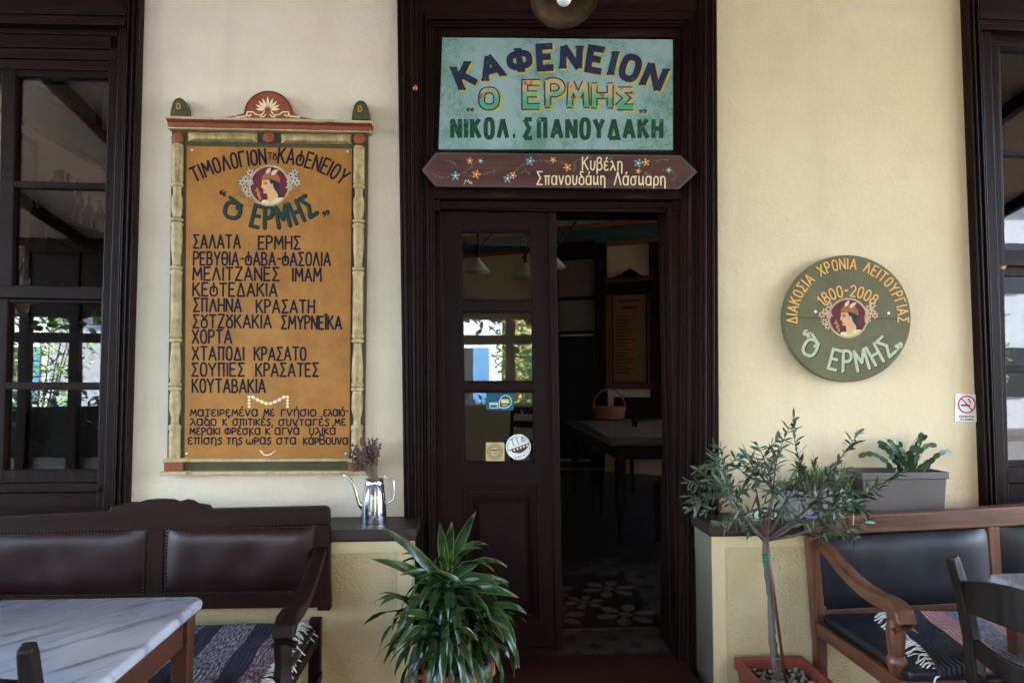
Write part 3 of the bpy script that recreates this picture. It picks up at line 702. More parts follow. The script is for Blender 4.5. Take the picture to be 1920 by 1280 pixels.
f.prism([(812, 350), (1280, 352), (1280, 374), (812, 372)], .0, .3); f.prism([(814, 373), (1276, 375), (1276, 390), (814, 392)], .05, .3)
obj('transom', f, M['dark_wood_X'], D_, bevel=.005)
f = MB()
f.prism([(813, 380), (827, 380), (842, 1216), (820, 1216)], .09, .2)
f.prism([(1239, 380), (1262, 380), (1274, 1216), (1257, 1216)], .11, .17)
f.prism([(1254, 380), (1284, 380), (1288, 1240), (1270, 1240)], .03, .11); 
obj('door_stop', f, M['dark_wood_Z'], D_, bevel=.004)
x0, x1 = W(790, 1250, -.1).x, W(1296, 1250, -.1).x
f = MB(); f.box(x0, x1, -.215, .33, 0, FZ - .004); f.box(x0, x1, -.235, .10, FZ - .03, FZ + .004)
obj('threshold', f, M['threshold_wood'], D_, bevel=.006)
obj('transom_panel', MB().box(W(800, 60, .1).x, W(1290, 60, .1).x, .06, .1, W(1000, 395, .06).z, TOP - .7), M['dark_wood_X'], D_)
hk = MB(); q = W(779, 168, -.06); hk.tube([q + Vector((0, .02, 0)), q + Vector((0, -.012, 0)), q + Vector((.003, -.02, .012))], .006, 8); hk.ball(q + Vector((0, -.012, 0)), .012)
obj('hook', hk, M['copper'], D_, smooth=True)
# left leaf, shut
L_ = None
YL0, YL1 = .10, .145
f = MB()
f.prism([(826, 394), (863, 394), (876, 1213), (842, 1213)], YL0, YL1)                  # stiles
f.prism([(996, 394), (1031, 394), (1043, 1213), (1010, 1213)], YL0, YL1)
for y0, y1 in ((394, 432), (565, 583), (717, 733), (868, 912), (1165, 1213)):
    k0, k1 = (y0 - 394) / 819, (y1 - 394) / 819
    f.prism([(861 + 13 * k0, y0), (998 + 13 * k0, y0), (998 + 13 * k1, y1), (861 + 13 * k1, y1)], YL0 + .001, YL1)
L_ = obj('door', f, M['door_wood'], B, bevel=.003)
f = MB(); f.prism([(1029, 392), (1043, 392), (1056, 1214), (1041, 1214)], YL0 - .014, YL1); obj('meeting_strip', f, M['door_wood'], L_, bevel=.005)
def beads(mb, q, wd, Yf, Yb):
    c = (sum(p[0] for p in q) / 4, sum(p[1] for p in q) / 4)
    inn = [(p[0] + math.copysign(wd, c[0] - p[0]), p[1] + math.copysign(wd, c[1] - p[1])) for p in q]
    for k in range(4): mb.prism([q[k], q[(k + 1) % 4], inn[(k + 1) % 4], inn[k]], Yf, Yb)
    return inn
panes = [(432, 565), (583, 717), (733, 868)]
for y0, y1 in panes:
    k0, k1 = (y0 - 394) / 819, (y1 - 394) / 819
    q = [(862.5 + 13 * k0, y0), (997 + 13 * k0, y0), (997 + 13 * k1, y1), (862.5 + 13 * k1, y1)]
    f = MB(); beads(f, q, 3.5, YL0 + .012, YL1 - .004); obj('glazing_bead', f, M['door_wood'], L_, bevel=.002)
    obj('pane', MB().prism(q, YL0 + .024, YL0 + .028), M['window_glass'], L_)
f = MB(); q = [(868, 912), (1011, 912), (1015, 1166), (872, 1166)]
f.prism(q, YL0 + .03, YL1 - .004); inn = beads(f, q, 5, YL0 - .010, YL1 - .008); inn2 = beads(f, inn, 8, YL0 + .008, YL1 - .008); inn3 = beads(f, inn2, 5, YL0 + .022, YL1 - .008)
a = [W(*p, YL0 + .026) for p in inn3]; c = (sum(p[0] for p in inn3) / 4, sum(p[1] for p in inn3) / 4)
b = [W(p[0] + math.copysign(13, c[0] - p[0]), p[1] + math.copysign(15, c[1] - p[1]), YL0 + .004) for p in inn3]
f.add(a + b, [(0, 1, 5, 4), (1, 2, 6, 5), (2, 3, 7, 6), (3, 0, 4, 7), (4, 5, 6, 7)])
obj('raised_panel', f, M['door_wood'], L_, bevel=.002)
# right leaf, swung open into the room
hx = W(1262, 800, .14); hz0, hz1 = FZ + .01, W(1240, 390, .12).z
ang = R(70); dv = Vector((math.cos(ang), math.sin(ang), 0)); nv = Vector((-dv.y, dv.x, 0))
f = MB(); f.loft([[Vector((hx.x + .03, .16, z)) + dv * s + nv * n for s, n in ((0, 0), (.52, 0), (.52, .045), (0, .045))] for z in (hz0, hz1)])
obj('door', f, M['door_wood'], B, bevel=.003)
# ---- the room inside
CZ = 3.58
t = NT('ceiling_boards'); v = t.coord((1, 1, 1), (0, 0, R(-28)))
wv = t.n('TexWave', wave_type='BANDS', bands_direction='X', wave_profile='SAW'); wv.inputs['Scale'].default_value = .42; t.l(v, wv.inputs['Vector'])
t.col(t.mix(t.ramp(wv.outputs['Fac'], [(0, 1.), (.06, 0.)], 'CONSTANT'), lin(216, 212, 200), lin(120, 114, 106))); t.rough(.6); M['ceiling_boards'] = t.m
obj('ceiling', MB().box(-3.4, 5.4, .352, 9.4, CZ, CZ + .06), M['ceiling_boards'], B)
plain('room_cream', lin(226, 206, 174), .75, .06, 3, .06, 30); plain('teal_paint', lin(62, 104, 108), .6, .12, 5); plain('orange_trim', lin(160, 98, 50), .5, .2, 8)
plain('roof_dark', lin(120, 100, 84), .9, .2, 6)
def fw(x): return 6.5 - .54 * (x - 1.22)      # the slanting back wall
def wall_line(p, q, name='interior_wall'):
    p, q = Vector((*p, 0)), Vector((*q, 0)); d = (q - p).normalized(); n = Vector((-d.y, d.x, 0))
    ctr = Vector((.5, 3.5, 0)); n = n if (ctr - p).dot(n) > 0 else -n
    def slab(z0, z1, t0, t1, mat, nm, par):
        return obj(nm, MB().loft([[p + n * t0, q + n * t0, q + n * t1, p + n * t1], ][0:1] and [[Vector((a.x, a.y, z)) for a in (p + n * t0, q + n * t0, q + n * t1, p + n * t1)] for z in (z0, z1)]), mat, par)
    wl = slab(0, CZ, -.1, 0, M['room_cream'], name, B)
    slab(3.30, 3.52, .0, .02, M['teal_paint'], 'painted_band', wl)
    slab(3.52, 3.579, .0, .05, M['orange_trim'], 'cornice', wl); slab(3.25, 3.30, .0, .035, M['orange_trim'], 'cornice', wl)
    return p, q, d, n, wl
wall_line((-3.2, .352), (-3.2, 8.95)); FWL = wall_line((-3.2, 8.89), (5.2, fw(5.2)))
# right side wall with an unseen opening added to light the room
for z0, z1, y0, y1 in ((0, 1.7, .352, 4.6), (2.7, CZ, .352, 4.6), (1.7, 2.7, .352, 2.0), (1.7, 2.7, 3.1, 4.6)):
    obj('interior_wall', MB().box(5.2, 5.35, y0, y1, z0, z1), M['room_cream'], B)
obj('roof', MB().box(-6.5, 7.5, 0.0, 9.6, TOP + .002, TOP + .15), M['roof_dark'], B)
obj('interior_wall', MB().box(-6.5, -3.35, 9.2, 9.4, 0, TOP), M['room_cream'], B)
# back wall: dark window and door joinery
WP, WN, wl = FWL[0].copy(), FWL[3].copy(), FWL[4]
def onwall(px, py, off=.0):
    """point where the photo ray meets the slanting back wall, pulled off it by OFF"""
    r = ray(px, py); p0 = WP + WN * off; k = (p0 - _c).dot(WN) / r.dot(WN); return _c + r * k
def wq(mb, x0, y0, x1, y1, off=.05, th=.05):
    a = [onwall(x, y, off) for x, y in ((x0, y0), (x1, y0), (x1, y1), (x0, y1))]
    # square the corners to the wall: keep vertical edges vertical
    za, zb = (a[0].z + a[1].z) / 2, (a[2].z + a[3].z) / 2
    f0 = [Vector((a[0].x, a[0].y, za)), Vector((a[1].x, a[1].y, za)), Vector((a[1].x, a[1].y, zb)), Vector((a[0].x, a[0].y, zb))]
    mb.hexa(f0, [v_ - WN * th for v_ in f0]); return f0
f = MB(); wq(f, 1000, 455, 1046, 770, .06, .06); wq(f, 1113, 455, 1135, 800, .08, .08); wq(f, 1000, 455, 1113, 488, .08, .08)
wq(f, 1046, 556, 1113, 562, .07, .07); wq(f, 1046, 620, 1113, 626, .07, .07); wq(f, 1046, 690, 1113, 696, .07, .07); wq(f, 1216, 452, 1236, 860, .09, .09)
bj = obj('back_window', f, M['bench_wood_Z'], B, bevel=.006)
f = MB(); wq(f, 1046, 630, 1113, 860, .02, .018); obj('dark_pane', f, M['black_leather'], bj)
f = MB(); wq(f, 1047, 489, 1112, 556, .03, .01); wq(f, 1047, 562, 1112, 620, .03, .01); plain('blind_cloth', lin(120, 108, 92), .9, .1, 6); obj('blind', f, M['blind_cloth'], bj)
f = MB(); wq(f, 1238, 640, 1275, 690, .04, .03); wq(f, 1238, 700, 1275, 760, .04, .03); plain('pale_window_light', lin(150, 152, 160), .6, .1, 6); obj('pale_window_light', f, M['pale_window_light'], bj)  # bright window at far right, its daylight painted in as pale panels
# ================================================================ signs on the facade
def emblem(par, c, r, Y, flower_mat, seed):
    """round portrait medallion: profile head in a winged cap between sprays of blossom"""
    rnd = random.Random(seed); P = lambda u, v_: (c[0] + u * r, c[1] + v_ * r)
    def part(nm, pts, m, dy, sub=None):
        mb = MB(); mb.flat([P(*q) for q in pts], Y - dy); return obj(nm, mb, M[m], sub)
    mb = MB(); mb.flat(disc(c, r * 1.02, 40), Y - .0012); md = obj('medallion', mb, M['maroon_paint'], par)
    mb = MB(); ribbon(mb, disc(c, r, 40) + [disc(c, r, 40)[0]], r * .10, Y - .0026); obj('rim', mb, M['ledge_cream'], md)
    robe = [(-.42, .90), (-.36, .74), (-.12, .72), (.06, .80), (.34, .66), (.52, .60), (.72, .62), (.62, .76), (.40, .88), (.1, .97), (-.2, .96)]
    part('robe', robe, 'robe_paint', .0020, md)
    mb = MB(); strokes(mb, [[P(-.28, .82), P(0, .9), P(.3, .82), P(.6, .68)], [P(-.14, .74), P(.02, .84), P(.3, .74)]], r * .035, Y - .0022); obj('robe_fold', mb, M['sticker_tan'], md)
    part('hair', [(-.02, -.36), (.36, -.28), (.53, -.14), (.52, .06), (.44, .18), (.54, .44), (.70, .58), (.36, .62), (.22, .22), (.10, .02), (.02, -.12)], 'hair_paint', .0016, md)
    face = [(-.37, -.34), (-.02, -.34), (.05, -.12), (.12, .02), (.22, .08), (.26, .2), (.38, .34), (.44, .52), (.40, .68), (.08, .80), (-.10, .74), (-.08, .56), (-.14, .38), (-.22, .40), (-.30, .36), (-.31, .28), (-.29, .24), (-.33, .20), (-.31, .16), (-.33, .12), (-.42, .10), (-.40, .02), (-.37, -.10)]
    part('face', face, 'skin_paint', .0018, md)
    part('ear', [(.08, -.08), (.16, -.10), (.20, 0), (.16, .10), (.10, .12)], 'skin_paint', .0021, md)
    part('cap', [(-.40, -.32), (-.34, -.50), (-.2, -.64), (.0, -.72), (.22, -.70), (.42, -.56), (.54, -.34), (.55, -.12), (.3, -.25), (.0, -.33)], 'helmet_paint', .0022, md)
    mb = MB(); mb.flat([P(-.16, -.58), P(-.18, -.72), P(-.06, -.86), (P(.08, -.92)), P(.06, -.78), P(-.0, -.66)], Y - .0024); mb.flat([P(.1, -.52), P(.12, -.70), P(.26, -.80), P(.46, -.80), P(.36, -.66), P(.24, -.54)], Y - .00245)
    obj('wing', mb, M['wing_paint'], md)
    mb = MB(); strokes(mb, [[P(-.32, -.16), P(-.24, -.19), P(-.12, -.15)], [P(-.28, -.08), P(-.2, -.11), P(-.13, -.07)], [P(-.22, -.08), P(-.2, -.05)], [P(-.30, .26), P(-.22, .25)], [P(-.38, -.30), P(.0, -.32), P(.3, -.23), P(.54, -.1)]], r * .035, Y - .0023)
    obj('line_work', mb, M['hair_paint'], md)
    mb = MB(); strokes(mb, [[P(-.44, .72), P(-.66, .20)], [P(-.60, .34), P(-.46, .42), P(-.62, .50), P(-.44, .58), P(-.54, .68)], [P(-.72, .28), P(-.60, .22), P(-.62, .1)], [P(-.52, .3), P(-.6, .22)]], r * .05, Y - .0022)
    obj('staff', mb, M['paint_gold'], md)
    fl = MB(); st = MB(); sprays = [(-.98, -.66), (-1.2, -.34), (-.98, -.14), (-1.36, -.16), (-1.22, .2), (-1.05, .42), (1.08, -.5), (1.28, -.66), (1.04, -.16), (1.30, -.28), (1.02, .08), (1.4, -.14), (1.14, -.34)]
    for sg in (-1, 1):
        fl = MB()
        for i, (u, v_) in enumerate(sprays):
            if u * sg > 0: blossom(fl, P(u, v_), r * .21, Y - .0014 - .0002 * (i % 4), 6, rnd.random())
        obj('blossom_spray', fl, M[flower_mat], md)
    cn = MB()
    for u, v_ in sprays: cn.flat(disc(P(u, v_), r * .045, 8), Y - .0024)
    obj('blossom_centre', cn, M['line_dark'], md)
    lf = MB()
    for i in range(26):
        sx = -1 if i < 13 else 1; a = rnd.uniform(-.9, .9); r0, r1 = rnd.uniform(1.05, 1.3), rnd.uniform(1.45, 1.72)
        p0 = (c[0] + sx * r * r0 * math.cos(a), c[1] + r * r0 * math.sin(a) * .9); p1 = (c[0] + sx * r * r1 * math.cos(a * 1.05), c[1] + r * r1 * math.sin(a) * .9)
        petal(lf, lerp(Vector(p0), Vector(p1), .45), p1, r * .10, Y - .0008) if i % 2 else ribbon(lf, [p0, ((p0[0] + p1[0]) / 2, (p0[1] + p1[1]) / 2 - 1), p1], r * .025, Y - .0009)
    obj('sprig', lf, M['leaf_paint'], md)
    return md
# ---------------------------------------------------------------- tall price board
MBD = thing('menu_board', 'tall ochre hand lettered price board in a green frame with cream balusters', 'menu board', W(500, 880, -.02))
YB = -.030
f = MB(); f.prism([(322, 240), (690, 246), (683, 866), (313, 868)], YB + .008, -.002); obj('frame', f, M['frame_green'], MBD, bevel=.002)
f = MB(); f.prism([(350, 274), (660, 279), (655, 860), (346, 860)], YB, -.004); obj('panel', f, M['board_ochre'], MBD)
f = MB(); f.prism([(308, 217), (698, 226), (697, 231), (309, 222)], -.075, -.002); f.prism([(312, 236.5), (695, 244), (694, 248), (314, 241)], -.052, -.002)
cor = obj('cornice', f, M['ledge_cream'], MBD, bevel=.002)
f = MB(); f.prism([(311, 222), (697, 231), (695, 236), (312, 227)], -.066, -.002); obj('red_band', f, M['dark_red'], cor, bevel=.002)
f = MB(); f.prism([(313, 227), (695, 236), (693, 245), (315, 237)], -.058, -.002); obj('orange_band', f, M['crest_red'], cor, bevel=.002)
# crest
pts = [(405, 221), (440, 217), (456, 212)] + [(503 + 45 * math.cos(R(a)), 214 - 43 * math.sin(R(a))) for a in range(176, 3, -12)] + [(550, 214), (566, 219), (597, 225)]
f = MB(); f.prism(pts, -.046, -.004); cr = obj('crest', f, M['crest_red'], MBD, bevel=.002)
f = MB(); strokes(f, [[(458, 211)] + [(503 + 44 * math.cos(R(a)), 214 - 42 * math.sin(R(a))) for a in range(176, 3, -8)] + [(548, 213)]], 3.2, -.0465, step=0); obj('crest_edge', f, M['dark_red'], cr)
f = MB(); c0 = (502, 207)
for a, ln in ((90, 27), (66, 25), (45, 25), (24, 25), (6, 23), (114, 25), (135, 25), (156, 25), (174, 23)):
    e = (c0[0] + ln * math.cos(R(a)), c0[1] - ln * math.sin(R(a)) - (0 if a == 90 else 0)); petal(f, (c0[0] + 5 * math.cos(R(a)), c0[1] - 5 * math.sin(R(a))), e, 5.2, -.0468)
for sx in (-1, 1):
    strokes(f, [[(c0[0] + sx * x, 207 + y) for x, y in ((6, 2), (12, 9), (22, 8), (28, 3), (38, 3), (40, 8), (35, 11), (31, 8))], [(c0[0] + sx * x, 207 + y) for x, y in ((40, 11), (50, 12), (60, 13))], [(c0[0] + sx * x, 207 + y) for x, y in ((4, 8), (8, 12), (14, 12))]], 2.2, -.0469)
obj('palmette', f, M['paint_cream'], cr)
for c, dy in (((335.5, 216), 0), ((676, 221), 0)):
    hw = 17.5; f = MB(); f.prism([(c[0] - hw, c[1] + 3), (c[0] - hw + 2, c[1] - 12)] + [(c[0] + 13 * math.cos(R(a)), c[1] - 18 - 15 * math.sin(R(a))) for a in range(160, 19, -14)] + [(c[0] + hw - 2, c[1] - 12), (c[0] + hw, c[1] + 3)], -.052, -.006)
    fi = obj('finial', f, M['frame_green'], MBD, bevel=.004)
    f = MB(); strokes(f, [[(c[0] - 4, c[1] - 22), (c[0] - 4, c[1] - 12)], [(c[0] - 1, c[1] - 23), (c[0] + 2, c[1] - 18), (c[0] + 2, c[1] - 13), (c[0] - 4, c[1] - 12)]], 2.4, -.0525); obj('painted_mark', f, M['paint_gold'], fi)
for c in ((333, 259.5), (504, 258), (674, 261)):
    cc = W(c[0], c[1], YB); rr = 11.2 / 1280 * (CD + YB)
    f = MB(); f.lathe([(rr, .0), (rr, .010), (rr * .9, .017), (rr * .5, .020), (.0005, .021)], cc + Vector((0, .008, 0)), 22, (0, -1, 0)); obj('roundel', f, M['crest_red'], MBD, auto=40)
for x0, x1, y in ((352, 483, 257), (527, 659, 260)):
    f = MB(); o_ = [(x0, y - 9), (x1, y - 7.5), (x1, y + 10.5), (x0, y + 9)]; i_ = [(x0 + 9, y - 3), (x1 - 9, y - 2), (x1 - 9, y + 4), (x0 + 9, y + 3.5)]
    f.add([W(*p_, YB + .005) for p_ in o_] + [W(*p_, YB - .014) for p_ in i_], [(0, 1, 5, 4), (1, 2, 6, 5), (2, 3, 7, 6), (3, 0, 4, 7), (4, 5, 6, 7)]); obj('bevelled_bar', f, M['baluster_cream'], MBD)
def baluster(x0, x1, y0, y1):
    prof = [(0, .85), (.006, 1), (.118, 1), (.122, .8), (.126, 1.05), (.133, 1.05), (.136, .72), (.158, .68), (.17, .95), (.20, 1.0), (.222, .85), (.232, .7), (.236, 1.08), (.244, 1.08), (.247, .72), (.252, 1.08), (.258, 1.08), (.262, .88), (.29, 1.0), (.33, .92), (.37, .74), (.385, .7), (.389, 1.05), (.396, 1.05), (.399, .8), (.403, 1.05), (.41, 1.05), (.414, .94), (.60, .94), (.604, 1.08), (.612, 1.08), (.616, .8), (.62, 1.08), (.628, 1.08), (.632, .72), (.65, .76), (.70, .98), (.735, 1.02), (.757, .88), (.76, 1.08), (.768, 1.08), (.77, .75), (.774, 1.08), (.782, 1.08), (.785, .8), (.80, .96), (.84, 1.0), (.86, .8), (.872, .62), (.89, .66), (.896, 1.06), (.908, 1.06), (.912, .9), (.92, .98), (1, .98)]
    rad = 10.3 / 1280 * (CD + YB); rings = []
    for t_, r_ in prof:
        c = W(lerp(x0, x1, t_), lerp(y0, y1, t_), YB + .004)
        rings.append([c + Vector((rad * r_ * math.cos(R(a)), -rad * r_ * .95 * math.sin(R(a)), 0)) for a in range(-10, 191, 20)])
    f = MB(); f.loft(rings, True, True); return f
for x0, x1, y0, y1 in ((333.5, 327.5, 271, 859), (673.5, 669, 275, 859)): obj('baluster', baluster(x0, x1, y0, y1), M['baluster_cream'], MBD, auto=50)
f = MB(); f.prism([(345, 860), (655, 859), (655, 865), (345, 866)], -.045, -.002); f.prism([(342, 884), (660, 882), (660, 888), (342, 891)], -.060, -.002)
for a, b in ((302, 347), (649, 690)): f.prism([(a + 3, 860), (b, 859.5), (b, 866), (a + 3, 867)], -.056, -.002); f.prism([(a - 3, 885), (b + 2, 883), (b + 2, 890), (a - 3, 892)], -.068, -.002)
obj('ledge', f, M['ledge_cream'], MBD, bevel=.002)
f = MB(); f.prism([(340, 866), (655, 865), (655, 884), (340, 885)], -.030, -.002); obj('base_rail', f, M['frame_green'], MBD, bevel=.002)
for a, b in ((307, 342), (653, 686)):
    f = MB(); f.prism([(a, 866), (b, 865.5), (b, 884), (a, 885.5)], -.048, -.002); obj('plinth_block', f, M['crest_red'], MBD, bevel=.002)
Yt = YB - .0006
f = MB()
st = text('ΤΙΜΟΛΟΓΙΟΝ', curve_pts((366, 341), (499, 307), (428, 318)), 27, .22, jit=.03) + text('ΚΑFΕΝΕΙΟΥ', curve_pts((521, 305), (640, 346), (588, 318)), 28, .2, jit=.03)
strokes(f, st, 4.0, Yt)
obj('heading', f, M['paint_navy'], MBD); f = MB()
strokes(f, text('ΤU', [(503, 299), (518, 299)], 12, .2), 2.4, Yt)
for i, (s, x0, x1, y, x2) in enumerate((('ΣΑΛΑΤΑ', 361, 452, 465, 0), ('ΕΡΜΗΣ', 483, 565, 467, 0), ('ΡΕΒΥΘΙΑ-FΑΒΑ-FΑΣΟΛΙΑ', 361, 621, 496.5, 1.5), ('ΜΕΛΙΤΖΑΝΕΣ', 360, 525, 525, 1), ('ΙΜΑΜ', 547, 604, 527, 0), ('ΚΕFΤΕΔΑΚΙΑ', 360, 521, 554.5, 1),
        ('ΣΠΛΗΝΑ', 361, 454, 583.5, .5), ('ΚΡΑΣΑΤΗ', 479, 591, 586, .5), ('ΣUΤΖUΚΑΚΙΑ', 360, 510, 614, .5), ('ΣΜΥΡΝΕΪΚΑ', 526, 642, 616, 1), ('ΧΟΡΤΑ', 359, 436, 643, 0), ('ΧΤΑΠΟΔΙ', 359, 459, 674.5, 0), ('ΚΡΑΣΑΤΟ', 475, 575, 675, 0), ('ΣΟΥΠΙΕΣ', 358, 460, 704.5, 0), ('ΚΡΑΣΑΤΕΣ', 478, 599, 705, 0), ('ΚΟΥΤΑΒΑΚΙΑ', 359, 499, 735, .5))):
    strokes(f, text(s, [(x0 + 2, y), (x1 - 2, y + x2)], 24, .22, jit=.025, seed=i), 3.7, Yt)
obj('dish_list', f, M['paint_navy'], MBD); f = MB()
for i, (s, x0, x1, y) in enumerate((('ματειρεμένα', 357, 483, 779.5), ('με', 495, 514, 779), ('γνήσιο', 527, 592, 779.5), ('ελαιό-', 607, 653, 779.5), ("λαδο", 357, 405, 797), ("κ'", 418, 430, 797), ('σπιτικές', 437, 507, 797), ('συνταγές', 523, 617, 797.5), ('με', 628, 648, 797),
        ('μεράκι', 356, 412, 814), ('φρέσκα', 422, 488, 814), ("κ'", 498, 511, 814), ('αγνά', 516, 561, 814), ('υλικά', 580, 629, 814), ('επίσης', 353, 416, 832), ('της', 425, 454, 832), ('ώρας', 462, 508, 832), ('στα', 519, 555, 832), ('κάρβουνα', 569, 652, 832.5))):
    strokes(f, text(s.replace('β', 'Β') if s == 'κάρβουνα' else s, [(x0, y), (x1, y)], 17.5 if s != 'κάρβουνα' else 17.5, .15, jit=.03, seed=40 + i), 2.7, Yt)
obj('cooking_note', f, M['paint_navy'], MBD)
sts = [text('Ò', [(417, 404), (447, 411)], 36), text('ΕΡΜΗΣ', curve_pts((469, 422), (594, 398), (532, 425)), 40, .42, jit=.03)]
f = MB(); [strokes(f, s_, 7.4, Yt, dx=1.6, dy=1.2) for s_ in sts]; strokes(f, text('q', [(411, 364), (422, 368)], 9) + text('Q', [(607, 406), (619, 402)], 9), 2.6, Yt); obj('name_outline', f, M['paint_navy'], MBD)
f = MB(); [strokes(f, s_, 6.0, Yt - .0007) for s_ in sts]; obj('name_lettering', f, M['paint_green_dark'], MBD)
emblem(MBD, (505, 348), 37, YB, 'flower_grey', 3)
f = MB()
for sx in (-1, 1):
    cx_ = 503
    for k in range(4): petal(f, (cx_ + sx * (36 - k * 0), 741 + k * 6), (cx_ + sx * 36, 747 + k * 6), 6.5, Yt - .0001 * k)
    for k in range(4):
        a = (cx_ + sx * (33 - k * 8.2), 742 + k * 5.2 - k * k * .35); petal(f, a, (a[0] - sx * 9, a[1] + 5 - k * .6), 7, Yt - .0001 * k)
petal(f, (486, 843), (494, 850), 4, Yt); petal(f, (509, 850), (517, 843), 4, Yt); strokes(f, [[(489, 846), (495, 852), (501, 853), (508, 851), (514, 845)]], 2.5, Yt)
obj('garland', f, M['paint_cream'], MBD)
for c in ((360, 281), (652, 284), (351, 850), (649, 850)):
    f = MB(); f.lathe([(.006, 0), (.006, .002), (.0045, .0035), (.0003, .004)], W(*c, YB), 12, (0, -1, 0)); obj('screw', f, M['screw_steel'], MBD, auto=40)
# ---------------------------------------------------------------- teal shop sign in the transom
SG = thing('shop_sign', 'weathered pale teal painted sign with blue red and green lettering above the door', 'sign', W(1040, 280, .02))
YS = -.004
f = MB(); f.prism([(829, 70), (1262, 74), (1262, 281), (822, 280)], YS, .03); obj('sign_panel', f, M['sign_teal'], SG, bevel=.003)
def sw(p):       # heavier upright strokes than level ones
    (x0, y0), (x1, y1) = p[0], p[-1]
    return None
st = text('ΚΑΦΕΝΕΙΟΝ', curve_pts((866, 167), (1232, 170), (1052, 127)), 40, .30, hs=lambda t_: 1.0 + .12 * abs(t_ - .5))
se = serifs(st, 0, 7.5)
f = MB(); strokes(f, st, 12.5, YS - .0006, cap=False, dx=3.2, dy=3.0); strokes(f, se, 4.5, YS - .0005, cap=False, dx=3.0, dy=3.4)
boxes = {'Ο': (903, 931, 206, 166, ), 'Ε': (984, 1012, 205, 152), 'Ρ': (1027, 1054, 204, 149), 'Μ': (1068, 1100, 204, 151), 'Η': (1114, 1144, 205, 156), 'Σ': (1157, 1187, 206, 166)}
s2 = []
for ch, (x0, x1, y0, y1) in boxes.items(): s2 += text(ch, [(x0, y0 - 5), (x1, y0 - 5)], y0 - y1 - 8)
se2 = serifs(s2, 0, 5.5)
q2 = text('«', [(876, 208), (890, 208)], 17) + text('»', [(1198, 211), (1212, 211)], 17)
strokes(f, s2, 12.5, YS - .0004, cap=False, dx=4.0, dy=3.6); strokes(f, se2, 7, YS - .0003, cap=False, dx=3.4, dy=3.2); strokes(f, q2, 3, YS - .0004, dx=2, dy=2)
obj('yellow_shading', f, M['sign_yellow'], SG)
f = MB(); strokes(f, st, 12.5, YS - .0016, cap=False); strokes(f, se, 4.5, YS - .0014, cap=False); strokes(f, s2, 13.4, YS - .0012, cap=False); strokes(f, se2, 8.4, YS - .0013, cap=False); strokes(f, q2, 3, YS - .0012)
obj('blue_lettering', f, M['sign_navy'], SG)
f = MB(); strokes(f, s2, 8.6, YS - .0022, cap=False); strokes(f, se2, 4.2, YS - .0023, cap=False); obj('mottled_lettering', f, M['sign_mottled'], SG)
st = text('ΝΙΚΟΛ.', [(848, 258.5), (966, 258.5)], 35, .40) + text('ΣΠΑΝΟΥΔΑΚΗ', [(983, 259), (1240, 259)], 35, .38)
f = MB(); strokes(f, st, 8.2, YS - .0008, cap=False); obj('green_lettering', f, M['sign_green'], SG)
# ---------------------------------------------------------------- arrow ended name board
AR = thing('name_board', 'long brown wooden board pointed at both ends with painted flowers under the teal sign', 'sign', W(1050, 352, -.05))
YA = -.052
out = [(790, 318), (817, 285), (1277, 291), (1308, 322), (1273, 355), (817, 350)]
f = MB(); f.prism(out, YA, -.030); obj('board', f, M['arrow_wood'], AR, bevel=.003)
f = MB(); ribbon(f, [(795, 318), (819, 287.5), (1276, 293.5), (1303.5, 322), (1272, 352.5), (819, 347.5), (795, 318)], 1.6, YA - .0005); obj('painted_border', f, M['border_teal'], AR)
f = MB(); strokes(f, text('Κυβέλη', [(1092, 318.5), (1166, 319.5)], 24, .22), 2.5, YA - .0010); strokes(f, text('Σπανουδάuη', [(1007, 346), (1134, 346.5)], 24, .22), 2.5, YA - .0010); strokes(f, text('Λάσuαrη', [(1152, 346.5), (1247, 347.5)], 24, .22), 2.5, YA - .0010)
strokes(f, [[(870, 346), (873, 337), (876, 341), (879, 337), (880, 344), (883, 342), (880, 341), (884, 345)], [(884, 341), (885, 345)]], .9, YA - .0010); obj('lettering', f, M['paint_cream'], AR)
fb = MB(); fo = MB(); fc = MB(); vn = MB()
for i, (x, y, r_) in enumerate(((854, 330, 10), (952, 335, 9.5), (994, 302.5, 10), (1197, 306, 9.5), (901, 302, 6), (1254, 319, 6.5))): blossom(fb, (x, y), r_, YA - .0012, 5, -1.57 + i * .1); fc.flat(disc((x, y), 2.1, 10), YA - .0018)
for i, (x, y, r_) in enumerate(((893, 327, 9.5), (962, 329, 8), (1037, 300, 7), (1064, 314, 9), (1211, 304.5, 8.5), (881, 302, 7), (1197, 321, 6))): blossom(fo, (x, y), r_, YA - .0013, 5, -1.3 + i * .2); fc.flat(disc((x, y), 1.8, 10), YA - .0018)
rnd = random.Random(5)
for path in ([(808, 326), (826, 333), (845, 333)], [(866, 326), (880, 315), (894, 303)], [(858, 318), (852, 304), (838, 301)], [(865, 330), (884, 331), (905, 327), (925, 322), (940, 314)], [(960, 326), (975, 312), (988, 304)], [(972, 325), (984, 320), (993, 324)], [(1004, 302), (1020, 301), (1034, 307)], [(1042, 300), (1056, 306), (1062, 312)], [(1074, 312), (1082, 300), (1110, 297)], [(1184, 318), (1205, 322), (1216, 327)], [(1222, 303), (1240, 300), (1256, 298)], [(1240, 318), (1256, 318), (1268, 330), (1260, 338)], [(1080, 312), (1076, 322)], [(1130, 297), (1150, 298)]):
    ribbon(vn, path, .8, YA - .0006)
    for k in range(len(path) * 2):
        j = rnd.randrange(len(path) - 1); t_ = rnd.random(); a = (lerp(path[j][0], path[j + 1][0], t_), lerp(path[j][1], path[j + 1][1], t_)); an = rnd.uniform(0, 6.28); ln = rnd.uniform(4, 6.5)
        petal(vn, a, (a[0] + ln * math.cos(an), a[1] + ln * .8 * math.sin(an)), 2.6, YA - .0007 - .0001 * k / 10)
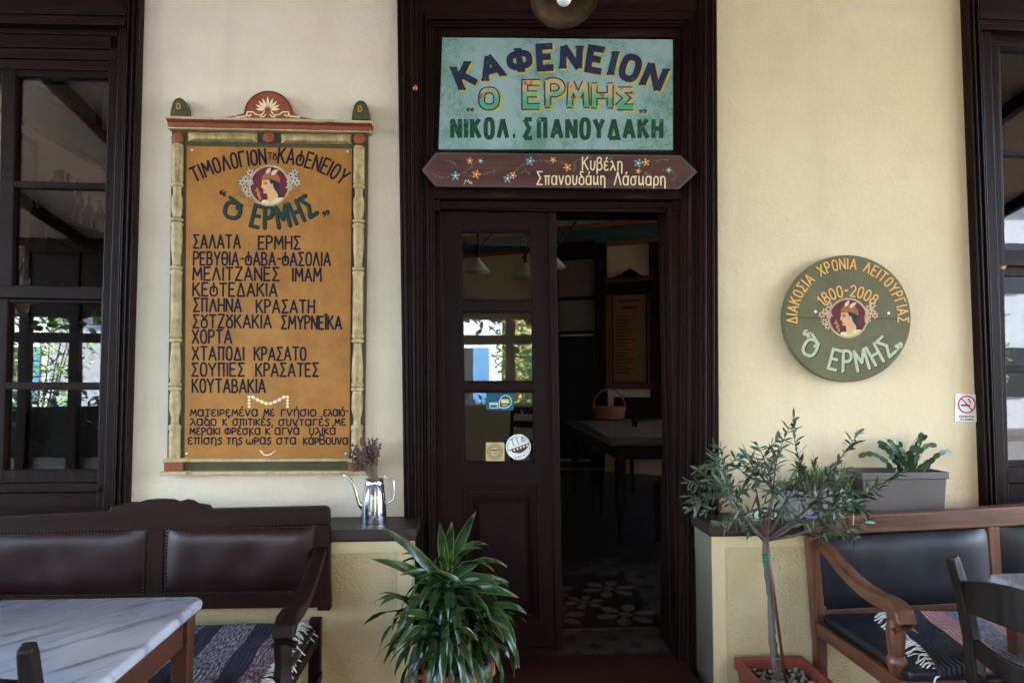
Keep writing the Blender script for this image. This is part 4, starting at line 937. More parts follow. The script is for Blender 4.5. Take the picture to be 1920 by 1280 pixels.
obj('blue_flower', fb, M['flower_blue'], AR); obj('orange_flower', fo, M['flower_orange'], AR); obj('flower_centre', fc, M['paint_cream'], AR); obj('painted_vine', vn, M['leaf_paint'], AR)
# ---------------------------------------------------------------- round anniversary board
RD = thing('round_sign', 'round olive green wooden board with a portrait and cream lettering on the cream wall', 'sign', W(1589, 716, -.02))
YR = -.045; RC = (1589, 597)
f = MB(); c = disc(RC, 119.5, 64, 119); f.prism(c, YR, -.012); obj('board', f, M['disc_olive'], RD, bevel=.004)
f = MB(); ribbon(f, [(1472, 594.5), (1520, 596), (1600, 595.5), (1706, 598)], 1.5, YR - .0004); obj('board_joint', f, M['paint_shadow'], RD)
shadow = MB(); f = MB()
st = text('ΔΙΑΚΟΣΙΑ  ΧΡΟΝΙΑ  ΛΕΙΤΟΥΡΓΙΑΣ', circ_pts((1589, 599), 95, 184, -3), 19, .24, .30, jit=.02)
s2 = text('1800~2008', circ_pts((1591, 622), 67, 134, 48), 20, .18)
strokes(shadow, st + s2, 3.4, YR - .0007, dx=-.8, dy=1); strokes(f, st + s2, 3.0, YR - .0014); obj('letter_shadow', shadow, M['paint_shadow'], RD); obj('lettering', f, M['paint_tan'], RD)
st = text('Ò', [(1501, 659), (1524, 671)], 38) + text('ΕΡΜΗΣ', curve_pts((1553, 690), (1680, 658), (1620, 693)), 38, .42, jit=.03)
qq = text('q', [(1504, 627), (1517, 633)], 11) + text('Q', [(1682, 656), (1694, 650)], 10)
f = MB(); strokes(f, st, 6.2, YR - .0006, dx=1.6, dy=1.4); obj('name_shadow', f, M['paint_shadow'], RD)
f = MB(); strokes(f, st, 5.6, YR - .0013); strokes(f, qq, 3.2, YR - .0013); obj('name_lettering', f, M['paint_sage'], RD)
emblem(RD, (1590, 596), 36, YR, 'flower_pink', 8)
for c in ((1529, 584), (1666, 587)):
    f = MB(); f.lathe([(.0065, 0), (.0065, .002), (.005, .0035), (.0003, .003)], W(*c, YR), 12, (0, -1, 0)); obj('screw', f, M['white_paint'], RD, auto=40)
# ---------------------------------------------------------------- no smoking plate
NS = thing('no_smoking_sign', 'small white no smoking plate beside the right hand window frame', 'sign', W(1812, 790, 0))
f = MB(); f.prism([(1792, 738), (1833, 739), (1833.5, 791), (1791, 789.5)], -.006, -.001); obj('plate', f, M['white_paint'], NS, bevel=.0015)
f = MB(); strokes(f, [disc((1812.8, 758), 15.6, 36) + [disc((1812.8, 758), 15.6, 36)[0]], [(1802.5, 746.5), (1823.5, 769.5)]], 2.5, -.0066); obj('prohibition_ring', f, M['red_paint'], NS)
f = MB(); ribbon(f, [(1802, 759.3), (1818.6, 760)], 3, -.0063, cap=False); ribbon(f, [(1815.5, 747.5), (1817.5, 749.5), (1820, 755)], 2, -.0063); strokes(f, text('ΑΠΑΓΟΡΕΥΕΤΑΙ', [(1798, 782), (1826, 782.5)], 3.0), .7, -.0063); strokes(f, text('ΤΟ ΚΑΠΝΙΣΜΑ', [(1800, 787.3), (1825, 787.8)], 3.0), .7, -.0063); obj('pictogram', f, M['black_paint'], NS)
# ---------------------------------------------------------------- stickers on the door glass
YG = YL0 + .0232
s_ = thing('card_sticker', 'blue card payment sticker at the top of the lowest door pane', 'sticker', W(938, 768, YG))
f = MB(); f.prism([(913, 734), (963, 734), (963.5, 766), (961, 768.5), (914, 768.5), (911.5, 766)], YG - .0006, YG); obj('sheet', f, M['sticker_blue'], s_)
f = MB(); ribbon(f, [(918.5, 755), (932.5, 755), (932.5, 764.5), (918.5, 764.5), (918.5, 755)], 1, YG - .0010); ribbon(f, [(918.5, 757.5), (932.5, 757.5)], 1.6, YG - .0012, cap=False); ribbon(f, [(936, 764), (936, 752)] + [(948 + 11 * math.cos(R(a)), 752.5 - 11.5 * math.sin(R(a))) for a in range(180, -90, -18)] + [(946, 764.3), (936, 764)], 1.2, YG - .0010); obj('white_line', f, M['white_paint'], s_)
f = MB(); f.flat([(939.5, 748), (954.5, 748), (954.5, 756), (939.5, 756)], YG - .0011); obj('yellow_label', f, M['sticker_yellow'], s_)
f = MB()
for k in range(4): ribbon(f, [(941.5 + k * 3, 753.5), (943.5 + k * 3, 750.5)], 1.5, YG - .0014, cap=False)
ribbon(f, [(942, 759.5), (951, 759.5)], 1.2, YG - .0011, cap=False); obj('print', f, M['white_paint'], s_)
s_ = thing('award_sticker', 'square tan sticker with a round dark stamp at the foot of the lowest door pane', 'sticker', W(928, 868, YG))
f = MB(); f.prism([(911, 829), (945.5, 829), (946, 868), (911, 868)], YG - .0006, YG); obj('sheet', f, M['sticker_tan'], s_)
f = MB(); c = (928, 846.5)
for r_, wd in ((14, .8), (9.2, .8)): ribbon(f, disc(c, r_, 30) + [disc(c, r_, 30)[0]], wd, YG - .0010)
for k in range(26):
    a = k * 2 * math.pi / 26; ribbon(f, [(c[0] + 10.6 * math.cos(a), c[1] + 10.6 * math.sin(a)), (c[0] + 12.6 * math.cos(a + .05), c[1] + 12.6 * math.sin(a + .05))], 1.0, YG - .0011, cap=False)
ribbon(f, [(922, 843.5), (934, 843.5)], 2, YG - .0010); ribbon(f, [(925, 849), (928, 847.5), (931, 849), (928, 851), (925, 849)], .6, YG - .0010)
for k in range(10): ribbon(f, [(914.5 + k * 2.9 + (1 if k > 5 else 0), 864.6), (916.3 + k * 2.9 + (1 if k > 5 else 0), 864.6)], 2.0, YG - .0010, cap=False)
obj('stamp_print', f, M['line_dark'], s_)
s_ = thing('round_sticker', 'round white sticker with a brown woven bowl drawing on the lowest door pane', 'sticker', W(972, 861, YG))
c = (972, 837.5)
f = MB(); f.prism(disc(c, 23.5, 40, 24), YG - .0006, YG); obj('sheet', f, M['white_paint'], s_)
f = MB(); f.flat([(954, 843.5), (992, 829.5), (990, 838), (982, 846), (975, 849.5), (964, 848.5), (956, 846)], YG - .0010); obj('bowl_drawing', f, M['bowl_brown'], s_)
f = MB()
for k in range(6): f.flat([(956.5 + k * 6 , 844.6 - k * 2.2), (959.5 + k * 6, 843.5 - k * 2.2), (959.8 + k * 6, 847 - k * 2.2), (957 + k * 6, 847 - k * 2.0)], YG - .0012)
obj('bowl_gap', f, M['white_paint'], s_)
f = MB(); strokes(f, text('ΤΤΑ', [(960, 836), (985, 828)], 12, .25), 1.7, YG - .0010); obj('letters', f, M['sticker_green'], s_)
f = MB()
for k in range(26):
    a = R(200 - k * 8.2)
    if k % 7 != 6: ribbon(f, [(c[0] + 20.6 * math.cos(a), c[1] - 20.6 * math.sin(a)), (c[0] + 20.6 * math.cos(a - .08), c[1] - 20.6 * math.sin(a - .08))], 1.5, YG - .0010, cap=False)
for k in range(4): ribbon(f, [(966 + k * 5, 858 - k * 1.6), (968.5 + k * 5, 857 - k * 1.6)], 1.6, YG - .0010, cap=False)
obj('print', f, M['line_dark'], s_)
# ---------------------------------------------------------------- wall lamp over the door
WL = thing('wall_lamp', 'brass dish wall lamp with a white bulb above the door', 'wall lamp', W(1057, -80, -.03))
lc = W(1057, -8, -.36); ax = Vector((.0, -.50, -.866)).normalized(); rr = 66 / 1280 * (CD - .36)
f = MB(); pr = [(.018, -.035), (.03, -.022), (rr * .45, -.016), (rr * .8, -.004), (rr, .012), (rr * 1.005, .015), (rr * .98, .0155), (rr * .8, .002), (rr * .45, -.010), (.02, -.016)]
f.lathe(pr, lc, 44, ax); obj('shade', f, M['brass'], WL, smooth=True)
f = MB(); f.ball(lc + ax * .020, .032, 18, 12); plain('bulb_opal', lin(235, 235, 238), .25, .02, 5); obj('bulb', f, M['bulb_opal'], WL, smooth=True)
f = MB(); top = lc - ax * .03; f.tube([top, top + Vector((0, .05, .08)), top + Vector((0, .18, .12)), W(1057, -90, -.03)], .009, 8); f.lathe([(.04, 0), (.04, .015), (.02, .022)], W(1057, -90, -.024), 16, (0, -1, 0)); obj('arm', f, M['brass'], WL, smooth=True)
# ================================================================ furniture on the terrace
YBK = -.30                           # front of the bench backs
SEAT = .475; YSF = -.86               # seat height, seat front edge
def pad(mb, q, Y, bulge, nx=26, ny=14, seed=0, pucker=.35):
    """leather panel stretched over padding: q = four photo corners tl,tr,br,bl"""
    rnd = random.Random(seed); ph = [rnd.uniform(0, 6.28) for _ in range(6)]; vs = []; fs = []
    for j in range(ny + 1):
        for i in range(nx + 1):
            u, v_ = i / nx, j / ny; a, b = 2 * u - 1, 2 * v_ - 1
            h = (1 - abs(a) ** 7) * (1 - abs(b) ** 5); edge = max(abs(a), abs(b))
            h *= 1 + .06 * math.sin(9 * u + ph[0]) * math.sin(5 * v_ + ph[1]) + .05 * math.sin(17 * u + 6 * v_ + ph[2])
            h -= pucker * max(0, edge - .80) * (.5 + .5 * math.sin(52 * u + 30 * v_))
            p = (lerp(lerp(q[0][0], q[1][0], u), lerp(q[3][0], q[2][0], u), v_), lerp(lerp(q[0][1], q[1][1], u), lerp(q[3][1], q[2][1], u), v_))
            vs.append(W(*p, Y - bulge * max(0, h)))
    for j in range(ny):
        for i in range(nx): k = j * (nx + 1) + i; fs.append((k, k + 1, k + nx + 2, k + nx + 1))
    mb.add(vs, fs)
def nails(mb, q, Y, step=6.2, r=.0052):
    for k in range(4):
        a, b = q[k], q[(k + 1) % 4]; n = max(1, int(math.dist(a, b) / step))
        for i in range(n): mb.ball(W(lerp(a[0], b[0], i / n), lerp(a[1], b[1], i / n), Y - .002), r, 7, 4, (1, .7, 1))
def arm(par, x, mat):
    """curved arm rest sweeping forward and down from the back post to a turned front post, at level x"""
    pts = []; ws = []; hs = []
    for t_, y, z in ((0, YBK + .02, .765), (.08, YBK - .04, .755), (.2, YBK - .10, .735), (.32, YBK - .17, .708), (.46, YBK - .25, .684), (.6, YBK - .33, .669), (.75, YBK - .41, .664), (.88, YBK - .47, .668), (.95, YBK - .51, .666), (1, YBK - .540, .652), (1.05, YBK - .553, .628), (1, YBK - .545, .606)):
        pts.append((x, y, z)); ws.append(.042 + .026 * t_); hs.append(.036 + .008 * t_)
    hs[-1] = .022; hs[-2] = .034
    f = MB(); f.strip(pts, ws, hs, (0, 0, 1)); obj('armrest', f, mat, par, bevel=.007, seg=3)
# ---------------- left bench
LB = thing('wooden_bench', 'dark wooden bench with padded brown leather back and a scrolled crest below the price board', 'bench', W(400, 1270, -.3) * 1)
LB.location.z = 0
f = MB(); top = [(-330, 981), (0, 967), (205, 957), (206, 950), (222, 947), (240, 943), (252, 944), (268, 939), (290, 937), (318, 938), (330, 942), (345, 938), (356, 940), (366, 946), (388, 949), (391, 955), (606, 950), (614, 953), (617, 960), (617, 984), (-330, 1012)]
f.prism(top, YBK - .006, YBK + .04); obj('top_rail', f, M['bench_wood_X'], LB, bevel=.006)
f = MB(); f.prism([(-330, 1117), (597, 1110), (597, 1139), (-330, 1150)], YBK - .004, YBK + .036); obj('lower_rail', f, M['bench_wood_X'], LB, bevel=.005)
for q in ([(276, 985), (308, 984), (306, 1114), (272, 1116)], [(592, 984), (617, 984), (619, 1145), (594, 1145)], [(-330, 1005), (-300, 1005), (-300, 1150), (-330, 1150)]):
    f = MB(); f.prism(q, YBK - .0045, YBK + .036); obj('back_post', f, M['bench_wood_Z'], LB, bevel=.005)
for i, q in enumerate(([(-300, 1001), (276, 988), (272, 1118), (-300, 1122)], [(308, 988), (593, 984), (595, 1112), (306, 1116)])):
    f = MB(); pad(f, q, YBK + .002, .030, 40, 16, i); pd = obj('leather_panel', f, M['brown_leather'], LB, smooth=True)
    f = MB(); c = (sum(p_[0] for p_ in q) / 4, sum(p_[1] for p_ in q) / 4); qi = [(p_[0] + math.copysign(3.5, c[0] - p_[0]), p_[1] + math.copysign(3.5, c[1] - p_[1])) for p_ in q]
    nails(f, qi, YBK - .004); obj('nail_trim', f, M['nail_brass'], pd, smooth=True)
XE = W(596, 1040, YBK).x; XLe = W(-330, 1040, YBK).x; XR_ = W(606, 1040, YBK).x
f = MB(); f.box(XLe, XE + .01, YSF, YBK - .004, SEAT - .075, SEAT - .03); obj('seat_frame', f, M['bench_wood_X'], LB, bevel=.006)
f = MB(); f.box(XLe + .01, XE + .0, YSF + .01, YBK - .03, SEAT - .03, SEAT); obj('seat', f, M['black_leather'], LB, bevel=.012, seg=3)
f = MB(); f.box(XE - .03, XE + .015, YBK - .012, YBK + .032, 0, SEAT + .02); f.box(XLe, XLe + .05, YBK - .012, YBK + .032, 0, SEAT); obj('rear_leg', f, M['bench_wood_Z'], LB, bevel=.004)
arm(LB, XR_ - .005, M['bench_wood_Y']); arm(LB, XLe + .03, M['bench_wood_Y'])
f = MB(); xf = XR_ - .005
f.lathe([(.026, 0), (.026, SEAT - .08), (.034, SEAT - .07), (.034, SEAT + .0), (.030, SEAT + .02), (.027, SEAT + .05), (.031, SEAT + .10), (.03, SEAT + .15), (.024, .628), (.03, .634), (.03, .648)], (xf - .012, YSF + .05, 0), 4, (0, 0, 1)); obj('front_post', f, M['bench_wood_Z'], LB, bevel=.006)
f = MB(); f.bar((XE - .01, YSF + .06, SEAT - .052), (XE - .01, YBK, SEAT - .052), .028, .05); f.bar((xf - .012, YSF + .06, .14), (xf, YBK, .14), .025, .035); f.bar((xf - .012, YSF + .06, .28), (xf, YBK + .0, .28), .02, .03); obj('side_rail', f, M['bench_wood_Y'], LB, bevel=.004)
# ---------------- right bench
RB = thing('wooden_bench', 'brown wooden bench with black leather back and curved arm beside the potted olive tree', 'bench', W(1700, 1100, -.3))
RB.location.z = 0
f = MB(); f.prism([(1518, 985), (1560, 968), (1700, 962), (1920, 948), (2500, 905), (2500, 950), (1920, 985), (1538, 1004), (1520, 1006)], YBK - .012, YBK + .045); obj('top_rail', f, M['brown_wood_X'], RB, bevel=.006)
f = MB(); f.prism([(1548, 1143), (1860, 1125), (2500, 1085), (2500, 1110), (1860, 1150), (1550, 1166)], YBK - .004, YBK + .036); obj('lower_rail', f, M['brown_wood_X'], RB, bevel=.005)
for q in ([(1515, 1005), (1536, 1005), (1550, 1195), (1530, 1200)], [(1853, 988), (1874, 987), (1884, 1130), (1864, 1131)], [(2230, 965), (2255, 965), (2262, 1110), (2238, 1110)]):
    f = MB(); f.prism(q, YBK - .0045, YBK + .036); obj('back_post', f, M['brown_wood_Z'], RB, bevel=.005)
for i, q in enumerate(([(1534, 1006), (1855, 990), (1866, 1131), (1546, 1145)], [(1873, 989), (2232, 968), (2240, 1106), (1882, 1127)])):
    f = MB(); pad(f, q, YBK + .004, .034, 30, 16, 5 + i, .12); obj('leather_panel', f, M['black_leather'], RB, smooth=True)
XA = W(1528, 1040, YBK).x; XB = 2.9
f = MB(); f.box(XA + .005, XB, YSF, YBK - .004, SEAT - .085, SEAT - .035); obj('seat_frame', f, M['brown_wood_X'], RB, bevel=.006)
f = MB(); f.box(XA + .02, XB - .01, YSF - .01, YBK - .01, SEAT - .035, SEAT + .005); obj('seat', f, M['black_leather'], RB, bevel=.016, seg=3)
f = MB(); f.box(XA - .005, XA + .04, YBK - .008, YBK + .034, 0, SEAT + .03); obj('rear_leg', f, M['brown_wood_Z'], RB, bevel=.004)
arm(RB, XA + .022, M['brown_wood_Y'])
f = MB(); f.lathe([(.024, 0), (.024, SEAT - .02), (.034, SEAT - .0), (.034, SEAT + .015), (.024, SEAT + .03), (.028, SEAT + .06), (.031, SEAT + .10), (.027, SEAT + .15), (.022, .62), (.028, .632), (.028, .648)], (XA + .022, YSF + .06, 0), 12, (0, 0, 1)); obj('front_post', f, M['brown_wood_Z'], RB, auto=35)
f = MB(); f.bar((XA + .012, YSF, SEAT - .06), (XA + .012, YBK, SEAT - .06), .03, .055); obj('side_rail', f, M['brown_wood_Y'], RB, bevel=.004)
# ---------------- rag rugs on the seats
def ragrug(name, label, x0, x1, slant, ya, yf, drop, mat, fringe, seed, zoff=.006):
    rnd = random.Random(seed); t_ = thing(name, label, 'rug', ((x0 + x1) / 2, (ya + yf) / 2, SEAT))
    nx, ny = 60, 26; vs = []; fs = []; uv = []
    Ltot = (ya - yf) + drop
    def P(u, v_):
        s = v_ * Ltot; sl = slant * (1 - v_) * (1 if fringe == 'r' else 1)
        x = lerp(x0 + (slant * v_ if fringe == 'l' else 0), x1 + (slant * v_ if fringe == 'r' else 0), u)
        if s < ya - yf: y, z = ya - s, SEAT + zoff
        else: k = s - (ya - yf); y, z = yf - .012 - .01 * math.sin(min(1, k / .03) * 1.57), SEAT + zoff - k
        z += .004 * math.sin(u * 31 + v_ * 5) * math.sin(v_ * 9) + .006 * (math.sin(u * 9 + seed) * .5 + .5) + .004 * math.sin(u * 17 + v_ * 11)
        return Vector((x, y, z))
    for j in range(ny + 1):
        for i in range(nx + 1): vs.append(P(i / nx, j / ny)); uv.append((i / nx, j / ny))
    for j in range(ny):
        for i in range(nx): k = j * (nx + 1) + i; fs.append((k, k + 1, k + nx + 2, k + nx + 1))
    f = MB(); f.add(vs, fs, uv); o = obj('woven_cloth', f, M[mat], t_, smooth=True); sm = o.modifiers.new('thick', 'SOLIDIFY'); sm.thickness = .008; sm.offset = 0
    f = MB(); sx = 1 if fringe == 'r' else -1
    for k in range(34):
        v_ = (k + .5) / 34 + rnd.uniform(-.012, .012); p = P(1 if fringe == 'r' else 0, min(1, max(0, v_))); L = rnd.uniform(.045, .085); a = rnd.uniform(-.6, .7); pts = [p + Vector((-sx * .01, 0, .002))]
        over = v_ * Ltot > ya - yf - .01
        for m in range(1, 6):
            kx = m / 5 * L; pts.append(p + Vector((sx * kx * math.cos(a) * (.35 if over else 1) + rnd.uniform(-.004, .004), -kx * math.sin(a) * (.3 if over else 1) + rnd.uniform(-.004, .004), .004 + .006 * math.sin(m) - (kx * .85 if over else .35 * kx * kx / L))))
        f.tube(pts, [.0032, .003, .0028, .0028, .0034, .002], 5)
    obj('fringe', f, M['thread_white'], t_, smooth=True); return t_
ragrug('rag_rug', 'blue grey and red striped rag rug with white fringe on the left bench seat', -1.72, W(562, 1165, YBK).x, .02, YBK - .015, YSF, .02, 'rug_blue', 'r', 3)
ragrug('rag_rug', 'charcoal and salmon striped rag rug with white fringe on the black leather bench seat', XA + .26, XA + 1.35, -.15, YBK - .06, YSF, .02, 'rug_red', 'l', 6, .012)
# ---------------- marble tables
def marble_table(label, x0, x1, y0, y1, z, leg_in=.07, seed=0):
    t_ = thing('marble_table', label, 'table', ((x0 + x1) / 2, (y0 + y1) / 2, 0), group=None)
    r_ = .035; out_ = []
    for cx_, cy_, a0 in ((x1 - r_, y1 - r_, 0), (x0 + r_, y1 - r_, 90), (x0 + r_, y0 + r_, 180), (x1 - r_, y0 + r_, 270)):
        out_ += [(cx_ + r_ * math.cos(R(a0 + k * 15)), cy_ + r_ * math.sin(R(a0 + k * 15))) for k in range(7)]
    c = ((x0 + x1) / 2, (y0 + y1) / 2)
    rings = []
    for ins, zz in ((.012, z - .032), (.002, z - .028), (0, z - .016), (.003, z - .006), (.010, z)):
        rings.append([Vector((p_[0] - math.copysign(ins, p_[0] - c[0]), p_[1] - math.copysign(ins, p_[1] - c[1]), zz)) for p_ in out_])
    f = MB(); f.loft(rings); obj('marble_top', f, M['marble'], t_, auto=50)
    ap = MB(); i = leg_in; zt = z - .034
    for a, b in (((x0 + i, y0 + i), (x1 - i, y0 + i)), ((x0 + i, y1 - i), (x1 - i, y1 - i)), ((x0 + i, y0 + i), (x0 + i, y1 - i)), ((x1 - i, y0 + i), (x1 - i, y1 - i))):
        ap.bar((*a, zt - .05), (*b, zt - .05), .022, .10)
    obj('apron', ap, M['table_wood'], t_, bevel=.004)
    for a in ((x0 + i, y0 + i), (x1 - i, y0 + i), (x0 + i, y1 - i), (x1 - i, y1 - i)):
        f = MB(); f.bar((*a, 0), (*a, zt), .034, .034, (0, 1, 0), .056, .056); obj('leg', f, M['table_wood'], t_, bevel=.004)
    return t_
TZ = .75; bc = WZ(370, 1116, TZ); fc_ = WZ(212, 1272, TZ)
marble_table('marble topped table with dark wooden legs in front of the brown leather bench', bc.x - 1.15, (bc.x + fc_.x) / 2 + .005, fc_.y - .02, bc.y, TZ, .05)
rc = WZ(1842, 1074, TZ)
marble_table('marble topped table partly hidden by the dark ladder back chair', rc.x, rc.x + 1.1, rc.y - .7, rc.y, TZ, .07)
# ---------------- chairs
def chair(label, loc, rz):
    t_ = thing('wooden_chair', label, 'chair', loc, world=False); t_.rotation_euler = (0, 0, rz); m = M['chair_wood']
    # local: back along x at y = 0, seat towards +y
    for sx in (-1, 1):
        f = MB(); x = sx * .19
        f.strip([(x * .95, .03, 0), (x * .97, .02, .25), (x, .0, .45), (x * 1.01, -.012, .62), (x * 1.02, -.045, .78), (x * 1.03, -.075, .875), (x * 1.03, -.084, .90)], [.034, .036, .042, .042, .040, .036, .030], [.034, .036, .042, .038, .034, .03, .028], (1, 0, 0)); obj('back_post', f, m, t_, bevel=.006)
        f = MB(); f.bar((sx * .19, .40, 0), (sx * .19, .40, .43), .03, .03, (0, 1, 0), .042, .042); obj('front_leg', f, m, t_, bevel=.005)
    def slat(z, h, sag, dip):
        pts = []; hh = []
        for k in range(13):
            u = k / 6 - 1; pts.append((u * .185, -.012 - .045 * max(0, (z - .6) / .25) - sag * (1 - u * u), z + dip * (1 - u * u))); hh.append(h * (1.0 - .25 * u * u))
        f = MB(); f.strip(pts, .018, hh, (0, 0, 1)); return f
    obj('crest_rail', slat(.765, .13, .03, .02), m, t_, bevel=.005); obj('back_slat', slat(.60, .07, .022, -.035), m, t_, bevel=.005); obj('back_slat', slat(.50, .03, .015, -.02), m, t_, bevel=.004)
    f = MB(); f.loft([[Vector(p_) for p_ in ((-.185, .0, z), (.185, .0, z), (.21, .43, z), (-.21, .43, z))] for z in (.43, .458)]); obj('seat', f, M['table_wood'], t_, bevel=.01, seg=3)
    f = MB()
    for sx in (-1, 1): f.bar((sx * .185, .02, .20), (sx * .19, .40, .20), .02, .028)
    f.bar((-.19, .40, .26), (.19, .40, .26), .02, .028); f.bar((-.185, .02, .3), (.185, .02, .3), .02, .028); f.bar((-.185, .02, .40), (.185, .02, .40), .02, .05); f.bar((-.19, .40, .40), (.19, .40, .40), .02, .05)
    obj('stretcher', f, m, t_, bevel=.003); return t_
# right chair: its left post top sits at the photographed spot, the back turned towards the camera's right
a1 = R(-74); pl = W(1786, 1042, -.93); off = Matrix.Rotation(a1, 3, 'Z') @ Vector((-.196, -.08, 0))
CHR = chair('dark ladder back wooden chair drawn up to the marble table by the black bench', (pl.x - off.x, pl.y - off.y, 0), a1); CHR.scale = (1, 1, pl.z / .90)
a2 = R(8); pl = W(52, 1208, -1.68); off = Matrix.Rotation(a2, 3, 'Z') @ Vector((.196, -.08, 0))
CHL = chair('dark wooden chair of which one back post shows before the left marble table', (pl.x - off.x, pl.y - off.y, 0), a2); CHL.scale = (1, 1, pl.z / .90)
# ================================================================ things on the ledges
YC = -.125
c = W(701, 978, YC); c.z = ZS
CAN = thing('oil_can', 'shiny tapered steel oil pourer with a long thin spout on the ledge', 'oil can', c)
px = (CD + YC) / 1280; hgt = W(701, 897, YC).z - ZS
f = MB(); prof = [(23.5 * px, 0), (24 * px, .004), (22.6 * px, hgt * .3), (20.4 * px, hgt * .62), (18.4 * px, hgt * .86), (18.6 * px, hgt * .87), (17.6 * px, hgt * .89), (17.0 * px, hgt * .99), (17.4 * px, hgt), (15.8 * px, hgt), (15.6 * px, hgt * .9), (15 * px, hgt * .5), (12 * px, .01)]
f.lathe(prof, c, 40); obj('body', f, M['steel'], CAN, auto=40)
f = MB(); f.tube([W(683, 955, YC), W(674, 944, YC), W(669, 928, YC), W(664, 911, YC), W(658, 899, YC), W(650, 892, YC), W(644, 890, YC)], [.012, .0095, .0075, .006, .0048, .0042, .0042], 10); obj('spout', f, M['steel'], CAN, smooth=True)
f = MB(); f.tube([W(718, 897, YC), W(726, 895, YC), W(735, 896, YC), W(738, 902, YC), W(740, 928, YC), W(738, 935, YC), W(722, 947, YC)], .0028, 8); f.ball(W(720, 893, YC), .007, 8, 6); obj('handle', f, M['steel'], CAN, smooth=True)
rnd = random.Random(11)
LV = thing('dried_lavender', 'bunch of dried grey purple lavender standing in the steel oil can', 'dried flowers', c + Vector((0, 0, hgt * .6)))
f = MB(); fh = MB(); base = c + Vector((0, 0, hgt * .55))
for k in range(52):
    tx, ty = rnd.gauss(691, 13), rnd.gauss(852, 13); 
    if k < 10: tx, ty = rnd.uniform(664, 682), rnd.uniform(842, 888)
    tip = W(max(664, min(719, tx)), max(829, min(892, ty)), YC + rnd.uniform(-.05, .05)); b0 = base + Vector((rnd.uniform(-.015, .015), rnd.uniform(-.02, .02), .02)); rim = c + Vector((rnd.uniform(-.022, .018), rnd.uniform(-.022, .022), hgt * .98))
    mid = lerp(rim, tip, .5) + Vector((0, 0, .012)); f.tube([b0, rim, mid, tip], .0016, 5)
    d = (tip - mid).normalized()
    for m in range(11):
        q = tip + d * (m * .0048 - .022) + Vector((rnd.uniform(-1, 1), rnd.uniform(-1, 1), rnd.uniform(-1, 1))) * .0045; fh.ball(q, rnd.uniform(.0032, .0056), 5, 3, (1, 1, 1.3))
obj('stalk', f, M['lavender_stalk'], LV); obj('flower_head', fh, M['lavender'], LV)
# ---------------- planters on the right ledge
def planter(label, pxl, pxr, pytop, Yf, depth, mat, name, foot=False):
    a, b = W(pxl, pytop, Yf), W(pxr, pytop, Yf); h = a.z - ZS
    t_ = thing(name, label, 'planter', ((a.x + b.x) / 2, Yf + depth / 2, ZS)); x0, x1 = a.x, b.x; z = ZS + .002
    def ring(ins, zz): return [Vector(p_) for p_ in ((x0 + ins, Yf + ins, zz), (x1 - ins, Yf + ins, zz), (x1 - ins, Yf + depth - ins, zz), (x0 + ins, Yf + depth - ins, zz))]
    rim = .022 if not foot else .012
    f = MB(); f.loft([ring(.018, z), ring(.008, z + h - rim * 1.5), ring(.008, z + h - rim * 1.4), ring(0, z + h - rim * 1.35), ring(0, z + h), ring(.008, z + h), ring(.012, z + h - .035), ring(.02, z + .01)])
    pot = obj('pot', f, mat, t_, bevel=.003)
    if foot: f = MB(); f.loft([ring(-.02, z - .001), ring(-.024, z + .012), ring(-.015, z + .018), ring(.01, z + .0185)]); obj('saucer', f, mat, t_, bevel=.003)
    f = MB(); g_ = ring(.013, z + h - .045); f.add(g_, [(0, 1, 2, 3)]); obj('soil', f, M['soil'], t_); return t_, x0, x1, z + h - .045, Yf, depth
PT, px0, px1, pz, pyf, pdp = planter('large taupe plastic trough with a leafy cactus at the far end', 1616, 1780, 887, -.205, .165, M['planter_taupe'], 'planter')
GT, gx0, gx1, gz, gyf, gdp = planter('small pale grey planter on a saucer behind the olive crown', 1478, 1592, 921, -.20, .15, M['planter_grey'], 'planter', True)
def blade(mb, p, d, L, wd, up, droop=.3, fold=.15, segs=4, uvx=True, twist=0.0, wavy=0.0, rnd=random, prof=None):
    p = Vector(p); d = Vector(d).normalized(); vs = []; uv = []; fs = []
    side = d.cross(Vector(up)); side = side.normalized() if side.length > 1e-4 else Vector((1, 0, 0))
    ph = rnd.uniform(0, 6.28)
    for i in range(segs + 1):
        t_ = i / segs; wv = (prof(t_) if prof else math.sin(math.pi * (.08 + .92 * t_)) ** .7) * wd / 2
        n = side.cross(d).normalized(); s2 = side * math.cos(twist * t_) + n * math.sin(twist * t_); n2 = s2.cross(d).normalized()
        wob = n2 * (wavy * math.sin(t_ * 14 + ph) * wv)
        vs += [p - s2 * wv + n2 * fold * wv + wob, p, p + s2 * wv + n2 * fold * wv - wob]; uv += [(0, t_), (.5, t_), (1, t_)]
        p = p + d * (L / segs); d = (d + Vector((0, 0, -droop / segs * (1 + t_)))).normalized()
    for i in range(segs):
        for k in (0, 1): a = i * 3 + k; fs.append((a, a + 1, a + 4, a + 3))
    mb.add(vs, fs, uv)
rnd = random.Random(21); f = MB()
for k in range(30):           # christmas cactus: chains of flat notched joints
    p = Vector((lerp(px0, px1, .66) + rnd.gauss(0, .02), pyf + pdp * .5 + rnd.uniform(-.03, .03), pz)); a = rnd.uniform(0, 6.28); el = rnd.uniform(.75, 1.45)
    d = Vector((math.cos(a) * math.cos(el), math.sin(a) * math.cos(el) * .7, math.sin(el)))
    for m in range(rnd.randint(4, 7)):
        blade(f, p, d, .036, .024, (rnd.uniform(-1, 1), -1, .2), .05, .05, 4, rnd=rnd, prof=lambda t_: .25 + .75 * math.sin(math.pi * min(1, t_ * .95 + .05)) ** .5 if t_ < .99 else .5)
        p = p + d * .033; d = (d + Vector((rnd.uniform(-.25, .25), rnd.uniform(-.25, .25), .05 - .10 * m))).normalized()
